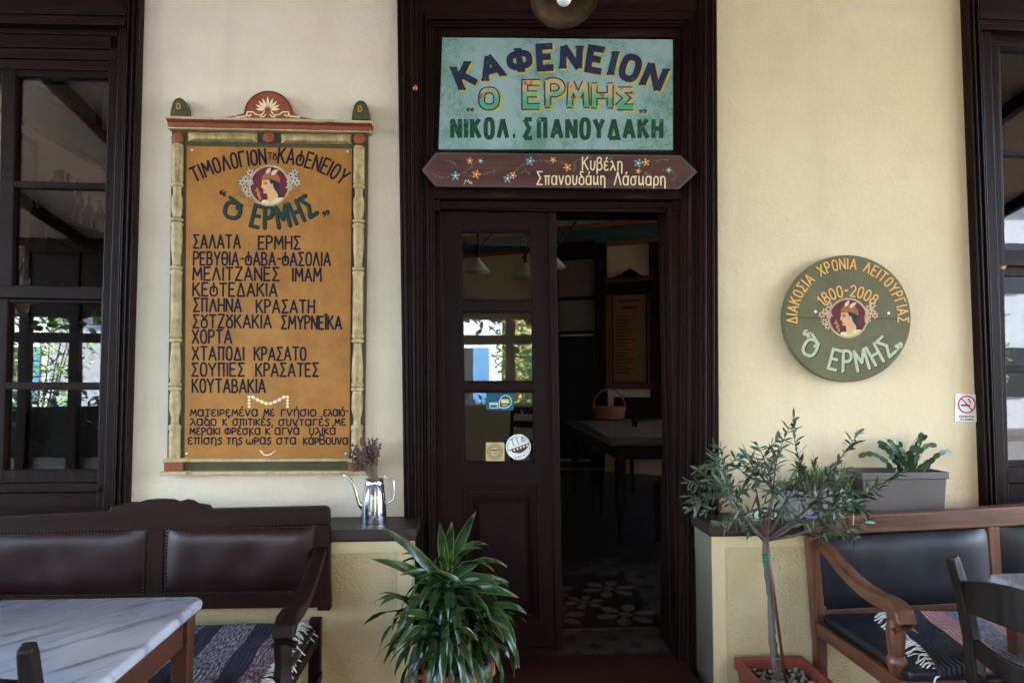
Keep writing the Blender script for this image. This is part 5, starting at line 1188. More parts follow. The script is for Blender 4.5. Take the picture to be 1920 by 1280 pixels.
obj('cactus', f, M['cactus_leaf'], PT, fixn=False)
f = MB()
for k in range(90):           # moss and seedlings
    blade(f, (rnd.uniform(px0 + .01, px1 - .06), pyf + rnd.uniform(.02, pdp - .02), pz), (rnd.uniform(-.6, .6), rnd.uniform(-.4, .4), 1), rnd.uniform(.01, .03), .006, (0, -1, 0), .4, segs=2, rnd=rnd)
obj('seedling', f, M['herb_leaf'], PT, fixn=False)
f = MB()
for k in range(430):
    x = rnd.uniform(gx0 + .01, gx1 + .02); L = rnd.uniform(.06, .17) * (1 if x > lerp(gx0, gx1, .3) else .6)
    blade(f, (x, gyf + rnd.uniform(.02, gdp - .02), gz), (rnd.gauss(0, .25), rnd.gauss(0, .25), 1), L, rnd.uniform(.004, .010), (rnd.uniform(-1, 1), -1, 0), rnd.uniform(.1, .7), segs=3, rnd=rnd)
obj('herb', f, M['herb_leaf'], GT, fixn=False)
c = W(1425, 958, -.18); c.z = ZS; ST = thing('white_stone', 'pale rounded stone on the ledge behind the olive branches', 'stone', c)
f = MB(); f.ball(c + Vector((0, 0, .028)), .04, 14, 9, (1.15, .8, .75)); f.ball(c + Vector((.05, .01, .03)), .032, 12, 8, (.8, .9, 1)); obj('stone', f, M['stone_white'], ST, smooth=True)
# ---------------- dracaena in a terracotta pot
yd = -.50; c = W(858, 1255, yd); c = Vector((c.x, yd, 0)); top = W(845, 1258, yd - .08).z
DR = thing('dracaena_plant', 'bushy green dracaena with arching glossy leaves in a terracotta pot by the door', 'potted plant', c)
f = MB(); f.lathe([(.085, 0), (.10, .02), (.125, top * .55), (.115, top * .8), (.118, top * .84), (.13, top * .86), (.132, top - .004), (.126, top), (.112, top - .002), (.108, top - .035), (.09, .05)], c, 36); f_ = obj('pot', f, M['terracotta'], DR, auto=40)
hd = MB()
for a in (-70, 35, 200): 
    b = c + Vector((.128 * math.cos(R(a)), .128 * math.sin(R(a)), top - .03)); o_ = Vector((math.cos(R(a)), math.sin(R(a)), 0)); hd.tube([b, b + o_ * .03 + Vector((0, 0, .0)), b + o_ * .036 + Vector((0, 0, -.05)), b + Vector((0, 0, -.075)) - o_ * .004], .011, 8)
obj('handle', hd, M['terracotta'], f_, smooth=True)
f = MB(); f.lathe([(.11, top - .03), (.06, top - .02), (.001, top - .018)], c, 20); obj('soil', f, M['soil'], DR)
rnd = random.Random(4); f = MB(); lf = MB()
prf = lambda q: (.42 + .58 * min(1, q * 3.2)) * (1 - max(0, (q - .5) / .5) ** 2.0) + .02
stems = [(W(838, 1085, yd), c + Vector((-.01, 0, top - .03)), 74), (W(790, 1150, yd + .07), c + Vector((-.04, .02, top - .03)), 52), (W(895, 1150, yd - .03), c + Vector((.04, -.02, top - .03)), 52), (W(830, 1185, yd - .12), c + Vector((.0, -.05, top - .03)), 48)]
for si, (tip, b, n) in enumerate(stems):
    f.tube([b, lerp(b, tip, .5) + Vector((.008, 0, 0)), tip], [.013, .011, .008], 8)
    for k in range(n):
        t_ = (k + .5) / n; h = lerp(.30, 1.02, t_ ** .8); p = lerp(b, tip, h); a = k * 2.39996 + rnd.uniform(-.35, .35)
        el = lerp(-.1, .95, t_ ** 2.2) + rnd.uniform(-.2, .2); L = rnd.uniform(.17, .27)
        d = Vector((math.cos(a) * math.cos(el), math.sin(a) * math.cos(el), math.sin(el) + .22))
        blade(lf, p, d, L, rnd.uniform(.021, .034), (0, 0, 1), rnd.uniform(1.2, 3.6) * (1.1 - .5 * t_), rnd.uniform(.2, .55), 10, twist=rnd.uniform(-1.6, 1.6), wavy=.28, rnd=rnd, prof=prf)
for tx, ty, ex, ey, L in ((838, 1078, 886, 962, .30), (836, 1080, 826, 985, .25), (838, 1080, 846, 982, .25), (828, 1090, 722, 985, .27), (842, 1085, 902, 1045, .17), (825, 1100, 706, 1042, .27), (850, 1090, 950, 1085, .2), (850, 1100, 968, 1112, .2), (845, 1115, 962, 1178, .2)):
    p = W(tx, ty, yd); e = W(ex, ey, yd - .04); blade(lf, p, (e - p).normalized() + Vector((0, 0, .14)), (e - p).length * 1.06, .036, (.1, -1, .3), .35, .4, 10, wavy=.2, twist=rnd.uniform(-.6, .6), rnd=rnd, prof=prf)
obj('stem', f, M['stem_green'], DR, smooth=True); obj('foliage', lf, M['dracaena_leaf'], DR, smooth=True, fixn=False)
# ---------------- olive tree in a square pot
zr = .30; A0, A1 = WZ(1377, 1229, zr), WZ(1503, 1229, zr); sz = A1.x - A0.x + .01
pc = Vector(((A0.x + A1.x) / 2, A0.y - sz / 2 - .005, 0))
OT = thing('olive_tree', 'young olive tree with a thin trunk in a square reddish pot beside the door', 'potted tree', pc)
def sq(h, z): return [Vector((pc.x + a * h, pc.y + b * h, z)) for a, b in ((-1, -1), (1, -1), (1, 1), (-1, 1))]
h = sz / 2
f = MB(); f.loft([sq(h * .78, 0), sq(h * .92, zr - .055), sq(h * .93, zr - .05), sq(h, zr - .046), sq(h, zr), sq(h - .018, zr), sq(h - .024, zr - .05), sq(h * .7, .05)]); obj('pot', f, M['pot_red'], OT, bevel=.005)
f = MB(); f.add(sq(h - .022, zr - .045), [(0, 1, 2, 3)]); obj('soil', f, M['soil'], OT)
rnd = random.Random(9); f = MB()
for k in range(170): f.ball(pc + Vector((rnd.uniform(-1, 1) * (h - .03), rnd.uniform(-1, 1) * (h - .03), zr - .042 + rnd.uniform(0, .006))), rnd.uniform(.005, .011), 7, 5, (1, rnd.uniform(.7, 1), .65))
obj('pebbles', f, M['pebble'], OT, smooth=True)
yo = pc.y
tb = W(1458, 1262, yo); tb.z = zr - .05; fork = W(1434, 1012, yo + .02)
tr = MB(); path = [tb, lerp(tb, fork, .3) + Vector((-.006, 0, 0)), lerp(tb, fork, .6) + Vector((.003, 0, 0)), lerp(tb, fork, .85) + Vector((-.004, 0, 0)), fork]
pp = []
for k in range(41):
    t_ = k / 40 * 4; i = min(3, int(t_)); pp.append(lerp(path[i], path[i + 1], t_ - i) + Vector((rnd.gauss(0, .0011), rnd.gauss(0, .0011), 0)))
tr.tube(pp, [lerp(.0150, .0105, k / 40) * (1 + rnd.uniform(-.07, .07) + (.16 if k in (9, 17, 26, 33) else 0)) for k in range(41)], 12)
obj('trunk', tr, M['bark'], OT, smooth=True)
f = MB(); f.tube([tb + Vector((.028, -.012, 0)), W(1452, 1120, yo - .02), W(1433, 965, yo - .02)], .0065, 8); obj('stake', f, M['brown_wood_Z'], OT, smooth=True)
f = MB()
for px_, py_ in ((1438, 1040), (1438, 1046), (1439, 1052), (1457, 1232)):
    q = W(px_, py_, yo); f.lathe([(.019, -.002), (.0215, 0), (.019, .002)], q, 12); 
obj('plant_tie', f, M['tie_green'], OT, smooth=True)
br = MB(); lv = MB()
def olive_leaf(p, d, s=1):
    blade(lv, p, d, rnd.uniform(.034, .064) * s, rnd.uniform(.009, .0150) * s, (rnd.uniform(-1, 1), rnd.uniform(-1, 1), rnd.uniform(.2, 1)), rnd.uniform(-.1, .5), .2, 3, rnd=rnd, prof=lambda q: math.sin(math.pi * min(1, .06 + .94 * q)) ** .8)
def twig(p0, p1, r0, dens=.017, leafy=.0, bend=.03):
    L = (p1 - p0).length; n = max(4, int(L / .03)); sd = Vector((rnd.uniform(-1, 1), rnd.uniform(-1, 1), rnd.uniform(-.3, 1))) * bend
    pts = [lerp(p0, p1, k / n) + sd * math.sin(math.pi * k / n) for k in range(n + 1)]
    br.tube(pts, [lerp(r0, .0010, k / n) for k in range(n + 1)], 5)
    m = int(L / dens)
    for k in range(m):
        t_ = leafy + (1 - leafy) * (k + .5) / m; i = min(n - 1, int(t_ * n)); p = lerp(pts[i], pts[i + 1], t_ * n - i); d = (pts[i + 1] - pts[i]).normalized()
        a = rnd.uniform(0, 6.28); s1 = d.cross(Vector((math.sin(a), .3, math.cos(a)))).normalized()
        for sg in (1, -1): olive_leaf(p, d * .7 + s1 * sg, 1 if t_ < .9 else .8)
    olive_leaf(p1, (pts[-1] - pts[-2]).normalized(), .8); return pts
limbs = [((1395, 965), -.06), ((1368, 930), .04), ((1420, 930), .06), ((1450, 920), -.07), ((1500, 975), -.03), ((1475, 935), .05), ((1540, 985), .02), ((1530, 940), -.06)]
ends = []
for (px_, py_), dy in limbs:
    e = W(px_, py_, yo + dy); mid = lerp(fork, e, .5) + Vector((0, 0, -.012)); br.tube([fork, mid, e], [.0095, .0065, .0045], 7); ends.append(e)
tips = [(1490, 785), (1478, 800), (1607, 812), (1690, 885), (1288, 905), (1335, 835), (1352, 840), (1400, 850), (1418, 835), (1320, 960), (1345, 985), (1310, 880), (1370, 870), (1440, 860), (1460, 850), (1500, 860), (1530, 860), (1520, 895), (1560, 880), (1590, 900), (1640, 920), (1580, 960), (1600, 985), (1560, 1005), (1530, 1010), (1620, 955), (1380, 985), (1400, 1000), (1340, 920), (1360, 900), (1390, 910), (1420, 890), (1455, 900), (1480, 915), (1510, 930), (1545, 920), (1300, 945), (1290, 930), (1372, 955), (1432, 965), (1470, 965), (1500, 985), (1575, 935), (1545, 965), (1330, 875), (1600, 1000), (1660, 905)]
for i, (px_, py_) in enumerate(tips):
    dy = (rnd.uniform(-.20, .13) if i > 4 else (-.02, .02, 0, .02, -.05)[i]); e = W(px_ + rnd.uniform(-4, 4), py_, yo + dy)
    s = min(ends, key=lambda q: (q - e).length + rnd.uniform(0, .05)); twig(s, e, .0034, .022, .25 if (e - s).length > .12 else .1)
    if i > 4:
        for k in range(1 + (i % 3 == 0)):
            p = lerp(s, e, rnd.uniform(.4, .9)); q = p + Vector((rnd.uniform(-1, 1), rnd.uniform(-1, 1), rnd.uniform(-.4, 1))).normalized() * rnd.uniform(.06, .12); twig(p, q, .0022, .021, .1, .01)
obj('branch', br, M['bark'], OT, smooth=True); obj('foliage', lv, M['olive_leaf'], OT, fixn=False)
# ================================================================ inside the cafe
plain('dim_top', lin(84, 78, 72), .3, .15, 9)
def table_in(label, x0, x1, y0, y1, z, cloth):
    t_ = thing('dining_table', label, 'table', ((x0 + x1) / 2, (y0 + y1) / 2, FZ))
    f = MB(); f.box(x0, x1, y0, y1, z - .03, z); obj('tabletop', f, M['dim_top'], t_, bevel=.008)
    f = MB(); f.box(x0 + .06, x1 - .06, y0 + .06, y1 - .06, z - .14, z - .031); obj('apron', f, M['bench_wood_X'], t_, bevel=.004)
    for a in (x0 + .09, x1 - .09):
        for b in (y0 + .09, y1 - .09):
            hz = z - .14 - FZ; f = MB(); f.lathe([(.02, 0), (.028, .04), (.018, .07), (.022, .1), (.036, hz * .55), (.04, hz * .72), (.026, hz * .76), (.042, hz * .8), (.042, hz)], (a, b, FZ), 14); obj('leg', f, M['bench_wood_Z'], t_, auto=40)
    return t_
tzi = FZ + .79
a, b = WZ(1145, 828, tzi), WZ(1088, 789, tzi)
TI = table_in('dark turned leg table seen through the open door', a.x, a.x + 1.5, a.y, b.y, tzi, True)
f = MB(); ca, cb = (a.x + .05, a.y + .25), (a.x + .95, b.y - .12)
f.loft([[Vector(p_) for p_ in ((ca[0], ca[1] + .1, z), (cb[0], ca[1], z), (cb[0] + .05, cb[1], z), (ca[0] + .1, cb[1] + .03, z))] for z in (tzi + .001, tzi + .006)]); plain('cloth_brown', lin(112, 84, 60), .9, .12, 20)
tag(obj('table_cloth', f, M['cloth_brown']), 'tan cloth runner lying on the table inside the door', 'tablecloth')
bc_ = WZ(1142, 784, tzi + .006)
BK = thing('wicker_basket', 'round wicker basket with a tall hoop handle on the table inside', 'basket', bc_)
plain('wicker', lin(150, 92, 56), .7, .35, 40, .5, 120); rb = 31 / 1280 * (CD + bc_.y)
f = MB(); n = 30
for k in range(8):
    z = bc_.z + .012 + k * .017; r_ = rb * (.86 + .14 * k / 7); f.tube([(bc_.x + r_ * math.cos(2 * math.pi * i / n), bc_.y + r_ * math.sin(2 * math.pi * i / n), z) for i in range(n + 1)], .010, 5, False)
f.lathe([(rb * .84, .004), (.001, .004)], bc_, 24); obj('woven_bowl', f, M['wicker'], BK, smooth=True)
f = MB(); hh = W(1142, 729, bc_.y).z - bc_.z; f.tube([(bc_.x - rb * math.cos(R(k * 9)), bc_.y, bc_.z + .11 + (hh - .11) * math.sin(R(k * 9))) for k in range(21)], .010, 7); obj('handle', f, M['wicker'], BK, smooth=True)
gl = thing('drinking_glass', 'small tumbler standing on the table inside the door', 'glass', WZ(1190, 800, tzi + .006))
f = MB(); f.lathe([(.025, .001), (.033, .09), (.031, .09), (.023, .008), (.001, .008)], gl.location, 18); obj('tumbler', f, M['clear_glass'], gl, smooth=True)
# second table and bench by the back wall
p_ = onwall(1190, 775, .75); TI2 = table_in('marble topped table against the back wall of the room', p_.x - .6, p_.x + .9, p_.y - .6, p_.y - .1, FZ + .78, False)
def inchair(label, x, y, rz):
    t_ = thing('dining_chair', label, 'chair', (x, y, FZ), world=False); t_.rotation_euler = (0, 0, rz); m = M['bench_wood_Z']
    for sx in (-1, 1):
        f = MB(); f.strip([(sx * .19, 0, 0), (sx * .19, -.01, .45), (sx * .19, -.06, .92)], .04, .04, (1, 0, 0)); obj('back_post', f, m, t_, bevel=.004)
        f = MB(); f.bar((sx * .19, .4, 0), (sx * .19, .4, .44), .03, .03, (0, 1, 0), .04, .04); obj('front_leg', f, m, t_, bevel=.004)
    for z in (.84, .66): f = MB(); f.box(-.18, .18, -.06 - .03 * (z > .7), -.03, z - .04, z + .05); obj('back_slat', f, m, t_, bevel=.004)
    f = MB(); f.box(-.21, .21, -.01, .43, .44, .47); obj('seat', f, M['table_wood'], t_, bevel=.01); return t_
inchair('dark dining chair at the left end of the table inside', a.x - .28, (a.y + b.y) / 2 - .02, R(-90))
inchair('dark dining chair on the far side of the table inside', a.x + .55, b.y + .35, R(180))
inchair('dark dining chair pulled up to the near side of the table inside', a.x + .62, a.y - .22, R(4))
inchair('dark dining chair standing before the blinds at the back of the room', a.x - .35, b.y + 1.3, R(160))
# carved price board on the back wall
f = MB(); PB = thing('wall_board', 'tall ochre price board in a dark carved frame on the back wall indoors', 'menu board', onwall(1180, 730, .03))
wq(f, 1138, 518, 1222, 728, .045, .04); fr = obj('frame', f, M['bench_wood_Z'], PB, bevel=.006)
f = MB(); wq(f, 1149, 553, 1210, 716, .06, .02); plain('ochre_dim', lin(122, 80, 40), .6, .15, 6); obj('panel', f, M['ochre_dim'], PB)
f = MB(); wq(f, 1134, 520, 1226, 527, .09, .08); wq(f, 1134, 552, 1146, 722, .075, .03); wq(f, 1213, 552, 1226, 722, .075, .03); wq(f, 1134, 718, 1226, 729, .09, .08); obj('moulding', f, M['brown_wood_Z'], PB, bevel=.008)
f = MB(); pts = [onwall(x, y, .08) for x, y in ((1150, 521), (1158, 515), (1166, 514), (1170, 508), (1176, 506), (1181, 503), (1187, 506), (1192, 509), (1197, 514), (1205, 516), (1210, 521))]
f.add(pts + [v_ - WN * .06 for v_ in pts], [tuple(range(11)), tuple(range(21, 10, -1))] + [(k, k + 11, (k + 1) % 11 + 11, (k + 1) % 11) for k in range(11)]); obj('crest', f, M['bench_wood_X'], PB, bevel=.004)
f = MB()
for k in range(18):
    w_ = (22, 30, 26, 18, 34, 28, 20, 36, 24)[k % 9]; wq(f, 1155, 592 + k * 6.2, 1155 + w_, 594 + k * 6.2, .0625, .002)
wq(f, 1158, 562, 1200, 566, .0625, .002); wq(f, 1164, 574, 1194, 579, .0625, .002); obj('lettering', f, M['line_dark'], PB)
f = MB(); wq(f, 1196, 590, 1207, 712, .063, .002); obj('price_strip', f, M['leaf_paint'], PB)
# bench along the back wall
f = MB(); BB = thing('wall_bench', 'dark wooden bench with a curved top rail along the back wall indoors', 'bench', onwall(1200, 800, .3)); BB.location.z = FZ
wq(f, 1150, 745, 1330, 800, .12, .05); obj('backrest', f, M['bench_wood_X'], BB, bevel=.01); f = MB(); wq(f, 1150, 808, 1330, 822, .50, .40); obj('seat', f, M['bench_wood_X'], BB, bevel=.01)
f = MB(); wq(f, 1160, 820, 1166, 862, .46, .04); wq(f, 1300, 820, 1306, 862, .46, .04); obj('leg', f, M['bench_wood_Z'], BB)
# pendant lamps behind the shut leaf
plain('shade_white', lin(214, 206, 190), .5, .04, 5)
def pendant(label, px_, py_, dep, rr_):
    c = W(px_, py_, dep); t_ = thing('pendant_lamp', label, 'lamp', c, group=None)
    f = MB(); h_ = rr_ * 1.0; f.lathe([(rr_, 0), (rr_ * .98, .012), (rr_ * .55, h_ * .6), (rr_ * .22, h_ * .98), (rr_ * .18, h_ * 1.1), (rr_ * .15, h_ * 1.1), (rr_ * .5, h_ * .58), (rr_ * .95, .004)], c, 28); obj('lamp_shade', f, M['shade_white'], t_, smooth=True)
    f = MB(); f.tube([c + Vector((0, 0, h_)), Vector((c.x, c.y, CZ))], .012, 8); f.tube([c + Vector((-.02, 0, h_ * 1.5)), c + Vector((.25, .2, h_ * 1.5 + .35)), Vector((c.x + .3, c.y + .25, CZ))], .010, 6); obj('rod', f, M['black_paint'], t_)
pendant('white conical pendant lamp left of two seen through the top door pane', 895, 510, 2.2, .10)
pendant('white conical pendant lamp right of two seen through the top door pane', 985, 522, 2.5, .115)
pendant('white conical pendant lamp at the edge of the open doorway', 1040, 502, 3.0, .10)
# side wall seen through the left window: tall cabinet with bottles, glasses, a picture, a lamp
XWL = -3.2
def onside(px_, py_, x=XWL): return WX(px_, py_, x)
cb0, cb1 = onside(84, 405, XWL + .13), onside(208, 405, XWL + .13); ztop = onside(120, 404, XWL + .13).z
CB = thing('bottle_cabinet', 'tall dark cabinet with open shelves of glasses against the side wall indoors', 'cabinet', (XWL + .15, (cb0.y + cb1.y) / 2, FZ))
y0, y1 = cb0.y, cb1.y + 1.0; dpt = .13
f = MB(); f.box(XWL, XWL + .02, y0, y1, FZ, ztop); f.box(XWL + .02, XWL + dpt, y0, y0 + .04, FZ, ztop); f.box(XWL + .02, XWL + dpt, y1 - .04, y1, FZ, ztop); obj('carcass', f, M['bench_wood_Z'], CB, bevel=.004)
zsh = [ztop - .02, ztop - .62, ztop - 1.3]
f = MB()
for z in zsh: f.box(XWL + .02, XWL + dpt + .02, y0 - .01, y1 + .01, z - .03, z)
obj('shelf', f, M['bench_wood_Y'], CB, bevel=.004)
f = MB(); f.box(XWL + .02, XWL + dpt, y0 + .04, y1 - .04, ztop - .2, ztop - .05); obj('top_panel', f, M['bench_wood_Y'], CB)
rnd = random.Random(2)
def lathe_thing(name, label, cat, prof, loc, mat, group):
    f = MB(); f.lathe(prof, (0, 0, 0), 14); o = obj(name, f, M[mat], smooth=True); o.location = loc; return tag(o, label, cat, group)
bot = [(.036, 0), (.04, .01), (.04, .17), (.034, .20), (.015, .25), (.013, .31), (.016, .315), (.016, .33), (.001, .33)]
for k in range(7):
    y = y0 + .34 + k * .16; o = lathe_thing('bottle', 'tall dark green bottle standing on top of the cabinet indoors', 'bottle', bot, (XWL + .08, y, zsh[0] + .001), 'bottle_glass', 'bottles on top of the indoor cabinet'); o.scale = (1, 1, rnd.uniform(.85, 1.15))
lathe_thing('demijohn', 'round dark wicker covered flagon on the cabinet indoors', 'flagon', [(.09, 0), (.12, .06), (.125, .14), (.09, .22), (.035, .27), (.03, .33), (.04, .34), (.001, .34)], (XWL + .13, y0 + .15, zsh[0] + .001), 'black_paint', None)
tum = [(.026, 0), (.03, .004), (.034, .11), (.032, .11), (.027, .01), (.001, .01)]
for k in range(14):
    lathe_thing('glass', 'clear drinking glass in the row on the cabinet shelf indoors', 'glass', tum, (XWL + .07 + .05 * (k % 2), y0 + .12 + k * .09, zsh[1] + .001), 'clear_glass', 'glasses on the indoor cabinet shelf')
f = MB(); a, b = onside(30, 260, XWL + .02), onside(60, 450, XWL + .02)
PC = thing('framed_picture', 'dark framed picture on the side wall behind the left window', 'picture', (XWL, (a.y + b.y) / 2, b.z))
f.box(XWL + .001, XWL + .03, a.y - .02, b.y + .02, b.z - .06, a.z + .06); obj('frame', f, M['bench_wood_Z'], PC, bevel=.004)
f = MB(); f.box(XWL + .03, XWL + .034, a.y + .03, b.y - .03, b.z - .01, a.z + .01); plain('picture_paper', lin(126, 116, 92), .7, .35, 5); obj('print', f, M['picture_paper'], PC)
LS = Vector((-1.92, 1.0, FZ)); q = W(46, 540, 1.6)
SB = thing('side_counter', 'dark wooden counter inside the left window', 'counter', (q.x, 1.6, FZ)); f = MB(); f.box(q.x - .5, q.x + .75, 1.35, 1.9, FZ, q.z - .25); obj('body', f, M['bench_wood_Z'], SB, bevel=.01); f = MB(); f.box(q.x - .53, q.x + .78, 1.32, 1.93, q.z - .25, q.z - .21); obj('counter_top', f, M['bench_wood_X'], SB, bevel=.008)
OL = thing('oil_lamp', 'glass chimney oil lamp on the counter inside the left window', 'oil lamp', (q.x, 1.6, q.z - .21)); c = Vector((q.x, 1.6, q.z - .21))
f = MB(); f.lathe([(.07, 0), (.06, .02), (.03, .04), (.05, .08), (.06, .12), (.03, .16), (.035, .18), (.001, .18)], c, 20); obj('font', f, M['brass'], OL, smooth=True)
f = MB(); f.lathe([(.03, .18), (.05, .24), (.045, .29), (.024, .36), (.022, .42)], c, 20, caps=False); obj('chimney', f, M['clear_glass'], OL, smooth=True)
# ================================================================ across the street (seen in the panes) and the terrace roof
CN = thing('terrace_canopy', 'boarded timber terrace roof on dark posts over the tables', 'canopy', (0, -3, 0))
plain('roof_boards', lin(184, 166, 148), .8, .1, 3)
CX0, CX1, CYF = -6.4, 6.2, -5.6; zw, zf = 4.15, 3.15
f = MB(); f.hexa([(CX0, -.06, zw), (CX1, -.06, zw), (CX1, -.06, zw + .08), (CX0, -.06, zw + .08)], [(CX0, CYF, zf), (CX1, CYF, zf), (CX1, CYF, zf + .08), (CX0, CYF, zf + .08)]); obj('roof', f, M['roof_boards'], CN)
for k in range(9):
    x = lerp(CX0 + .1, CX1 - .1, k / 8); f = MB(); f.bar((x, -.08, zw - .06), (x, CYF + .05, zf - .06), .07, .11); obj('rafter', f, M['dark_wood_Y'], CN)
f = MB(); f.box(CX0, CX1, CYF - .02, CYF + .10, zf - .16, zf + .02)
for a_, b_ in ((CX0, -4.4), (-.95, 1.9), (4.0, CX1)): f.box(a_, b_, CYF - .015, CYF + .095, 1.88, 2.0); f.box(a_, b_, CYF + .02, CYF + .06, 2.2, zf - .15)  # fascia bays shaped for the pane reflections, open between them to admit light
obj('beam', f, M['dark_wood_X'], CN, bevel=.01)
for x in (-6.3, -5.5, -4.9, -3.6, -2.6, -.62, -.16, .52, 1.5, 3.2, 4.8, 6.1):
    f = MB(); f.box(x - .06, x + .06, CYF - .01, CYF + .09, 0, zf - .1); obj('post', f, M['dark_wood_Z'], CN, bevel=.01)
rnd = random.Random(8)
VN = thing('climbing_vine', 'leafy green vine trailing along the front beam of the terrace roof', 'vine', (0, CYF, 2.2)); f = MB(); st_ = MB()
for k in range(560):
    x = rnd.uniform(-6.2, 6.0); z = 2.28 - abs(rnd.gauss(0, .10)) * (1 + .6 * math.sin(x * 2.1)); a = rnd.uniform(0, 6.28)
    blade(f, (x, CYF - .05 + rnd.uniform(-.15, .1), z), (math.cos(a), math.sin(a) * .5, -.5), .11, .10, (rnd.uniform(-1, 1), rnd.uniform(-1, 1), 1), .4, .1, 3, rnd=rnd)
st_.tube([(x * .52 - 6.2, CYF - .05 + .03 * math.sin(x), 2.26 + .03 * math.sin(x * 2.3)) for x in range(24)], .015, 6); obj('foliage', f, M['vine_leaf'], VN, fixn=False); obj('stem', st_, M['bark'], VN)
HG = thing('hedge', 'added dense dark green clipped hedge in long troughs along the front of the terrace', 'hedge', (0, CYF - .1, 0)); f = MB(); tg = MB(); hc = MB()
for x0_, x1_ in ((-9.5, -3.4), (-2.2, 1.0), (2.2, 6.1)):  # hedge added to keep the bright street out of the pane reflections
    tg.box(x0_, x1_, CYF - .35, CYF - .03, 0, .45); hc.box(x0_ + .02, x1_ - .02, CYF - .28, CYF - .12, .44, 1.08)  # solid core added to close bright gaps between the leaves
    for k in range(int(400 * (x1_ - x0_))): blade(f, (rnd.uniform(x0_, x1_), CYF - .19 + rnd.gauss(0, .10), rnd.uniform(.4, 1.18 + rnd.gauss(0, .07))), (rnd.uniform(-1, 1), rnd.uniform(-1, 1), rnd.uniform(-.2, 1)), .11, .05, (rnd.uniform(-1, 1), rnd.uniform(-1, 1), 1), .3, .1, 2, rnd=rnd)
obj('foliage', f, M['cactus_leaf'], HG, fixn=False); plain('hedge_core', lin(30, 34, 24), .9, .3, 20, .5, 40); obj('branches', hc, M['hedge_core'], HG); obj('trough', tg, M['planter_taupe'], HG)
plain('house_white', lin(176, 182, 188), .8, .05, 2); plain('house_ochre', lin(180, 148, 108), .8, .06, 2); plain('roof_tile', lin(168, 92, 62), .8, .2, 6); plain('shutter_blue', lin(70, 120, 160), .5, .1, 4); plain('dark_void', lin(30, 34, 40), .3, .1, 4)
def house(label, x0, x1, y, h, wallm, shut, dep=6):
    t_ = thing('house', label, 'house', ((x0 + x1) / 2, y - dep / 2, 0)); f = MB(); f.box(x0, x1, y - dep, y, 0, h); obj('wall', f, M[wallm], t_)
    f = MB(); yc = y - dep / 2; f.loft([[Vector((x, y + .4, h)), Vector((x, y - dep - .4, h)), Vector((x, yc, h + 1.5))] for x in (x0 - .3, x1 + .3)]); obj('roof', f, M['roof_tile'], t_)
    n = max(1, int((x1 - x0) / 2.2))
    for fl in range(int(h / 3)):
        for k in range(n):
            cx_ = lerp(x0, x1, (k + .5) / n); zb = fl * 3 + (.9 if fl or k % 3 else .0); zt_ = fl * 3 + 2.3
            f = MB(); f.box(cx_ - .5, cx_ + .5, y + .001, y + .03, zb, zt_); wd_ = obj('window', f, M['dark_void'], t_)
            f = MB(); f.box(cx_ - .98, cx_ - .5, y + .002, y + .07, zb, zt_); f.box(cx_ + .5, cx_ + .98, y + .002, y + .07, zb, zt_); obj('shutter', f, M[shut], wd_)
house('white two storey house with blue shutters across the street', -9, .8, -16.2, 6.2, 'house_white', 'shutter_blue')
house('ochre two storey house with dark shutters across the street', 1.2, 12, -16.4, 6.6, 'house_ochre', 'dark_void')
house('tall white house further along the street', 13, 24, -15.5, 6.6, 'house_white', 'dark_void'); house('low white house at the other end of the street', -24, -12, -17, 3.8, 'house_white', 'shutter_blue')
def tree(label, x, y, h, r_, seed):
    rn = random.Random(seed); t_ = thing('street_tree', label, 'tree', (x, y, 0)); f = MB(); f.tube([(x, y, 0), (x + .05, y, h * .3), (x - .05, y + .1, h * .6)], [.16, .12, .08], 10)
    for k in range(7): a = k * .9; f.tube([(x, y, h * .4), (x + math.cos(a) * r_ * .5, y + math.sin(a) * r_ * .5, h * .7)], [.06, .02], 6)
    obj('trunk', f, M['bark'], t_, smooth=True); f = MB()
    cl = [Vector((x + rn.gauss(0, r_ * .45), y + rn.gauss(0, r_ * .45), h * .7 + rn.gauss(0, r_ * .35))) for _ in range(34)]
    for k in range(2600):
        c = rn.choice(cl); p = c + Vector((rn.gauss(0, .3), rn.gauss(0, .3), rn.gauss(0, .24))); a = rn.uniform(0, 6.28); blade(f, p, (math.cos(a), math.sin(a), rn.uniform(-.7, .4)), .17, .09, (rn.uniform(-1, 1), rn.uniform(-1, 1), 1), .3, .1, 2, rnd=rn)
    obj('crown', f, M['tree_leaf'], t_, fixn=False)
tree('round leafy street tree in front of the white house', -4.6, -12.2, 5.4, 1.5, 1); tree('leafy street tree at the left end of the terrace', -9.4, -9.6, 5.0, 1.6, 2); tree('tall leafy street tree by the ochre house', 7.0, -13.6, 6.0, 1.7, 3)
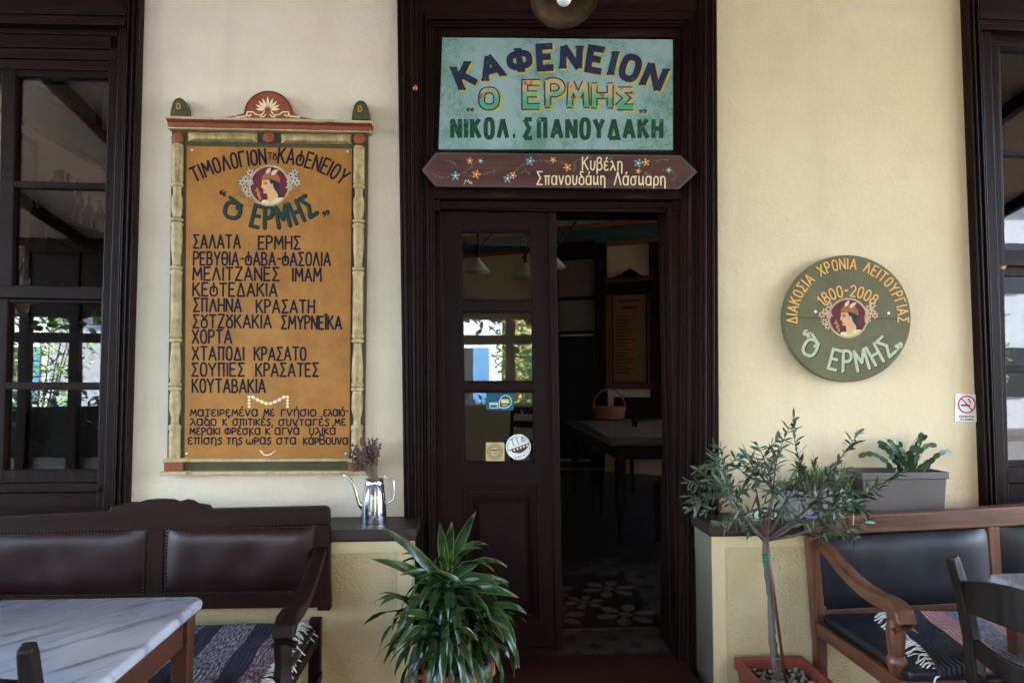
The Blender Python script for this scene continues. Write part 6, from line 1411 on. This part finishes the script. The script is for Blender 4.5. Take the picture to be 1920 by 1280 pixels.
def oleander(label, x, y, h, r_, seed):  # shrubs added to screen the bright houses from the pane reflections
    rn = random.Random(seed); t_ = thing('screen_shrub', label, 'shrub', (x, y, 0)); f = MB(); s_ = MB()
    for k in range(9): a = k * .7; s_.tube([(x + .1 * math.cos(a), y + .1 * math.sin(a), 0), (x + r_ * .6 * math.cos(a), y + r_ * .6 * math.sin(a), h * .75)], [.03, .012], 5)
    for k in range(1500):
        z = rn.uniform(.25, h) ; rr_ = r_ * (1 - .5 * abs(z / h - .6)) * math.sqrt(rn.random()); a = rn.uniform(0, 6.28); b = rn.uniform(0, 6.28)
        blade(f, (x + rr_ * math.cos(a), y + rr_ * math.sin(a), z), (math.cos(b), math.sin(b), rn.uniform(-.3, 1)), .2, .06, (rn.uniform(-1, 1), rn.uniform(-1, 1), 1), .4, .1, 2, rnd=rn)
    obj('foliage', f, M['tree_leaf'], t_, fixn=False); obj('stem', s_, M['bark'], t_)
for i, (x, y, h_, r_, lb) in enumerate(((-10.4, -13.9, 3.4, 1.2, 'added tall leafy shrub at the far left of the opposite pavement'), (-7.6, -14.2, 2.7, .7, 'added narrow leafy shrub before the blue shutters of the white house'), (1.3, -14.0, 3.0, .7, 'added leafy shrub between the white and the ochre house'), (4.6, -14.2, 3.1, 1.2, 'added broad leafy shrub before the ochre house'), (9.6, -14.2, 3.5, 1.5, 'added broad tall shrub at the right end of the ochre house'), (12.6, -13.8, 3.2, 1.3, 'added rounded shrub in front of the tall white house'))): oleander(lb, x, y, h_, r_, i)
SL = thing('street_lamp', 'black lantern street lamp on a pole across the street', 'street lamp', (-2.3, -13.3, 0)); f = MB(); f.lathe([(.12, 0), (.1, .4), (.05, .5), (.04, 2.5), (.001, 2.5)], (-2.3, -13.3, 0), 14); obj('pole', f, M['black_paint'], SL, smooth=True)
f = MB(); f.lathe([(.1, 2.5), (.16, 2.85), (.001, 2.86)], (-2.3, -13.3, 0), 6); obj('lantern', f, M['shade_white'], SL); f = MB(); f.lathe([(.22, 2.86), (.1, 3.0), (.02, 3.1), (.001, 3.15)], (-2.3, -13.3, 0), 6); obj('lamp_cap', f, M['black_paint'], SL)
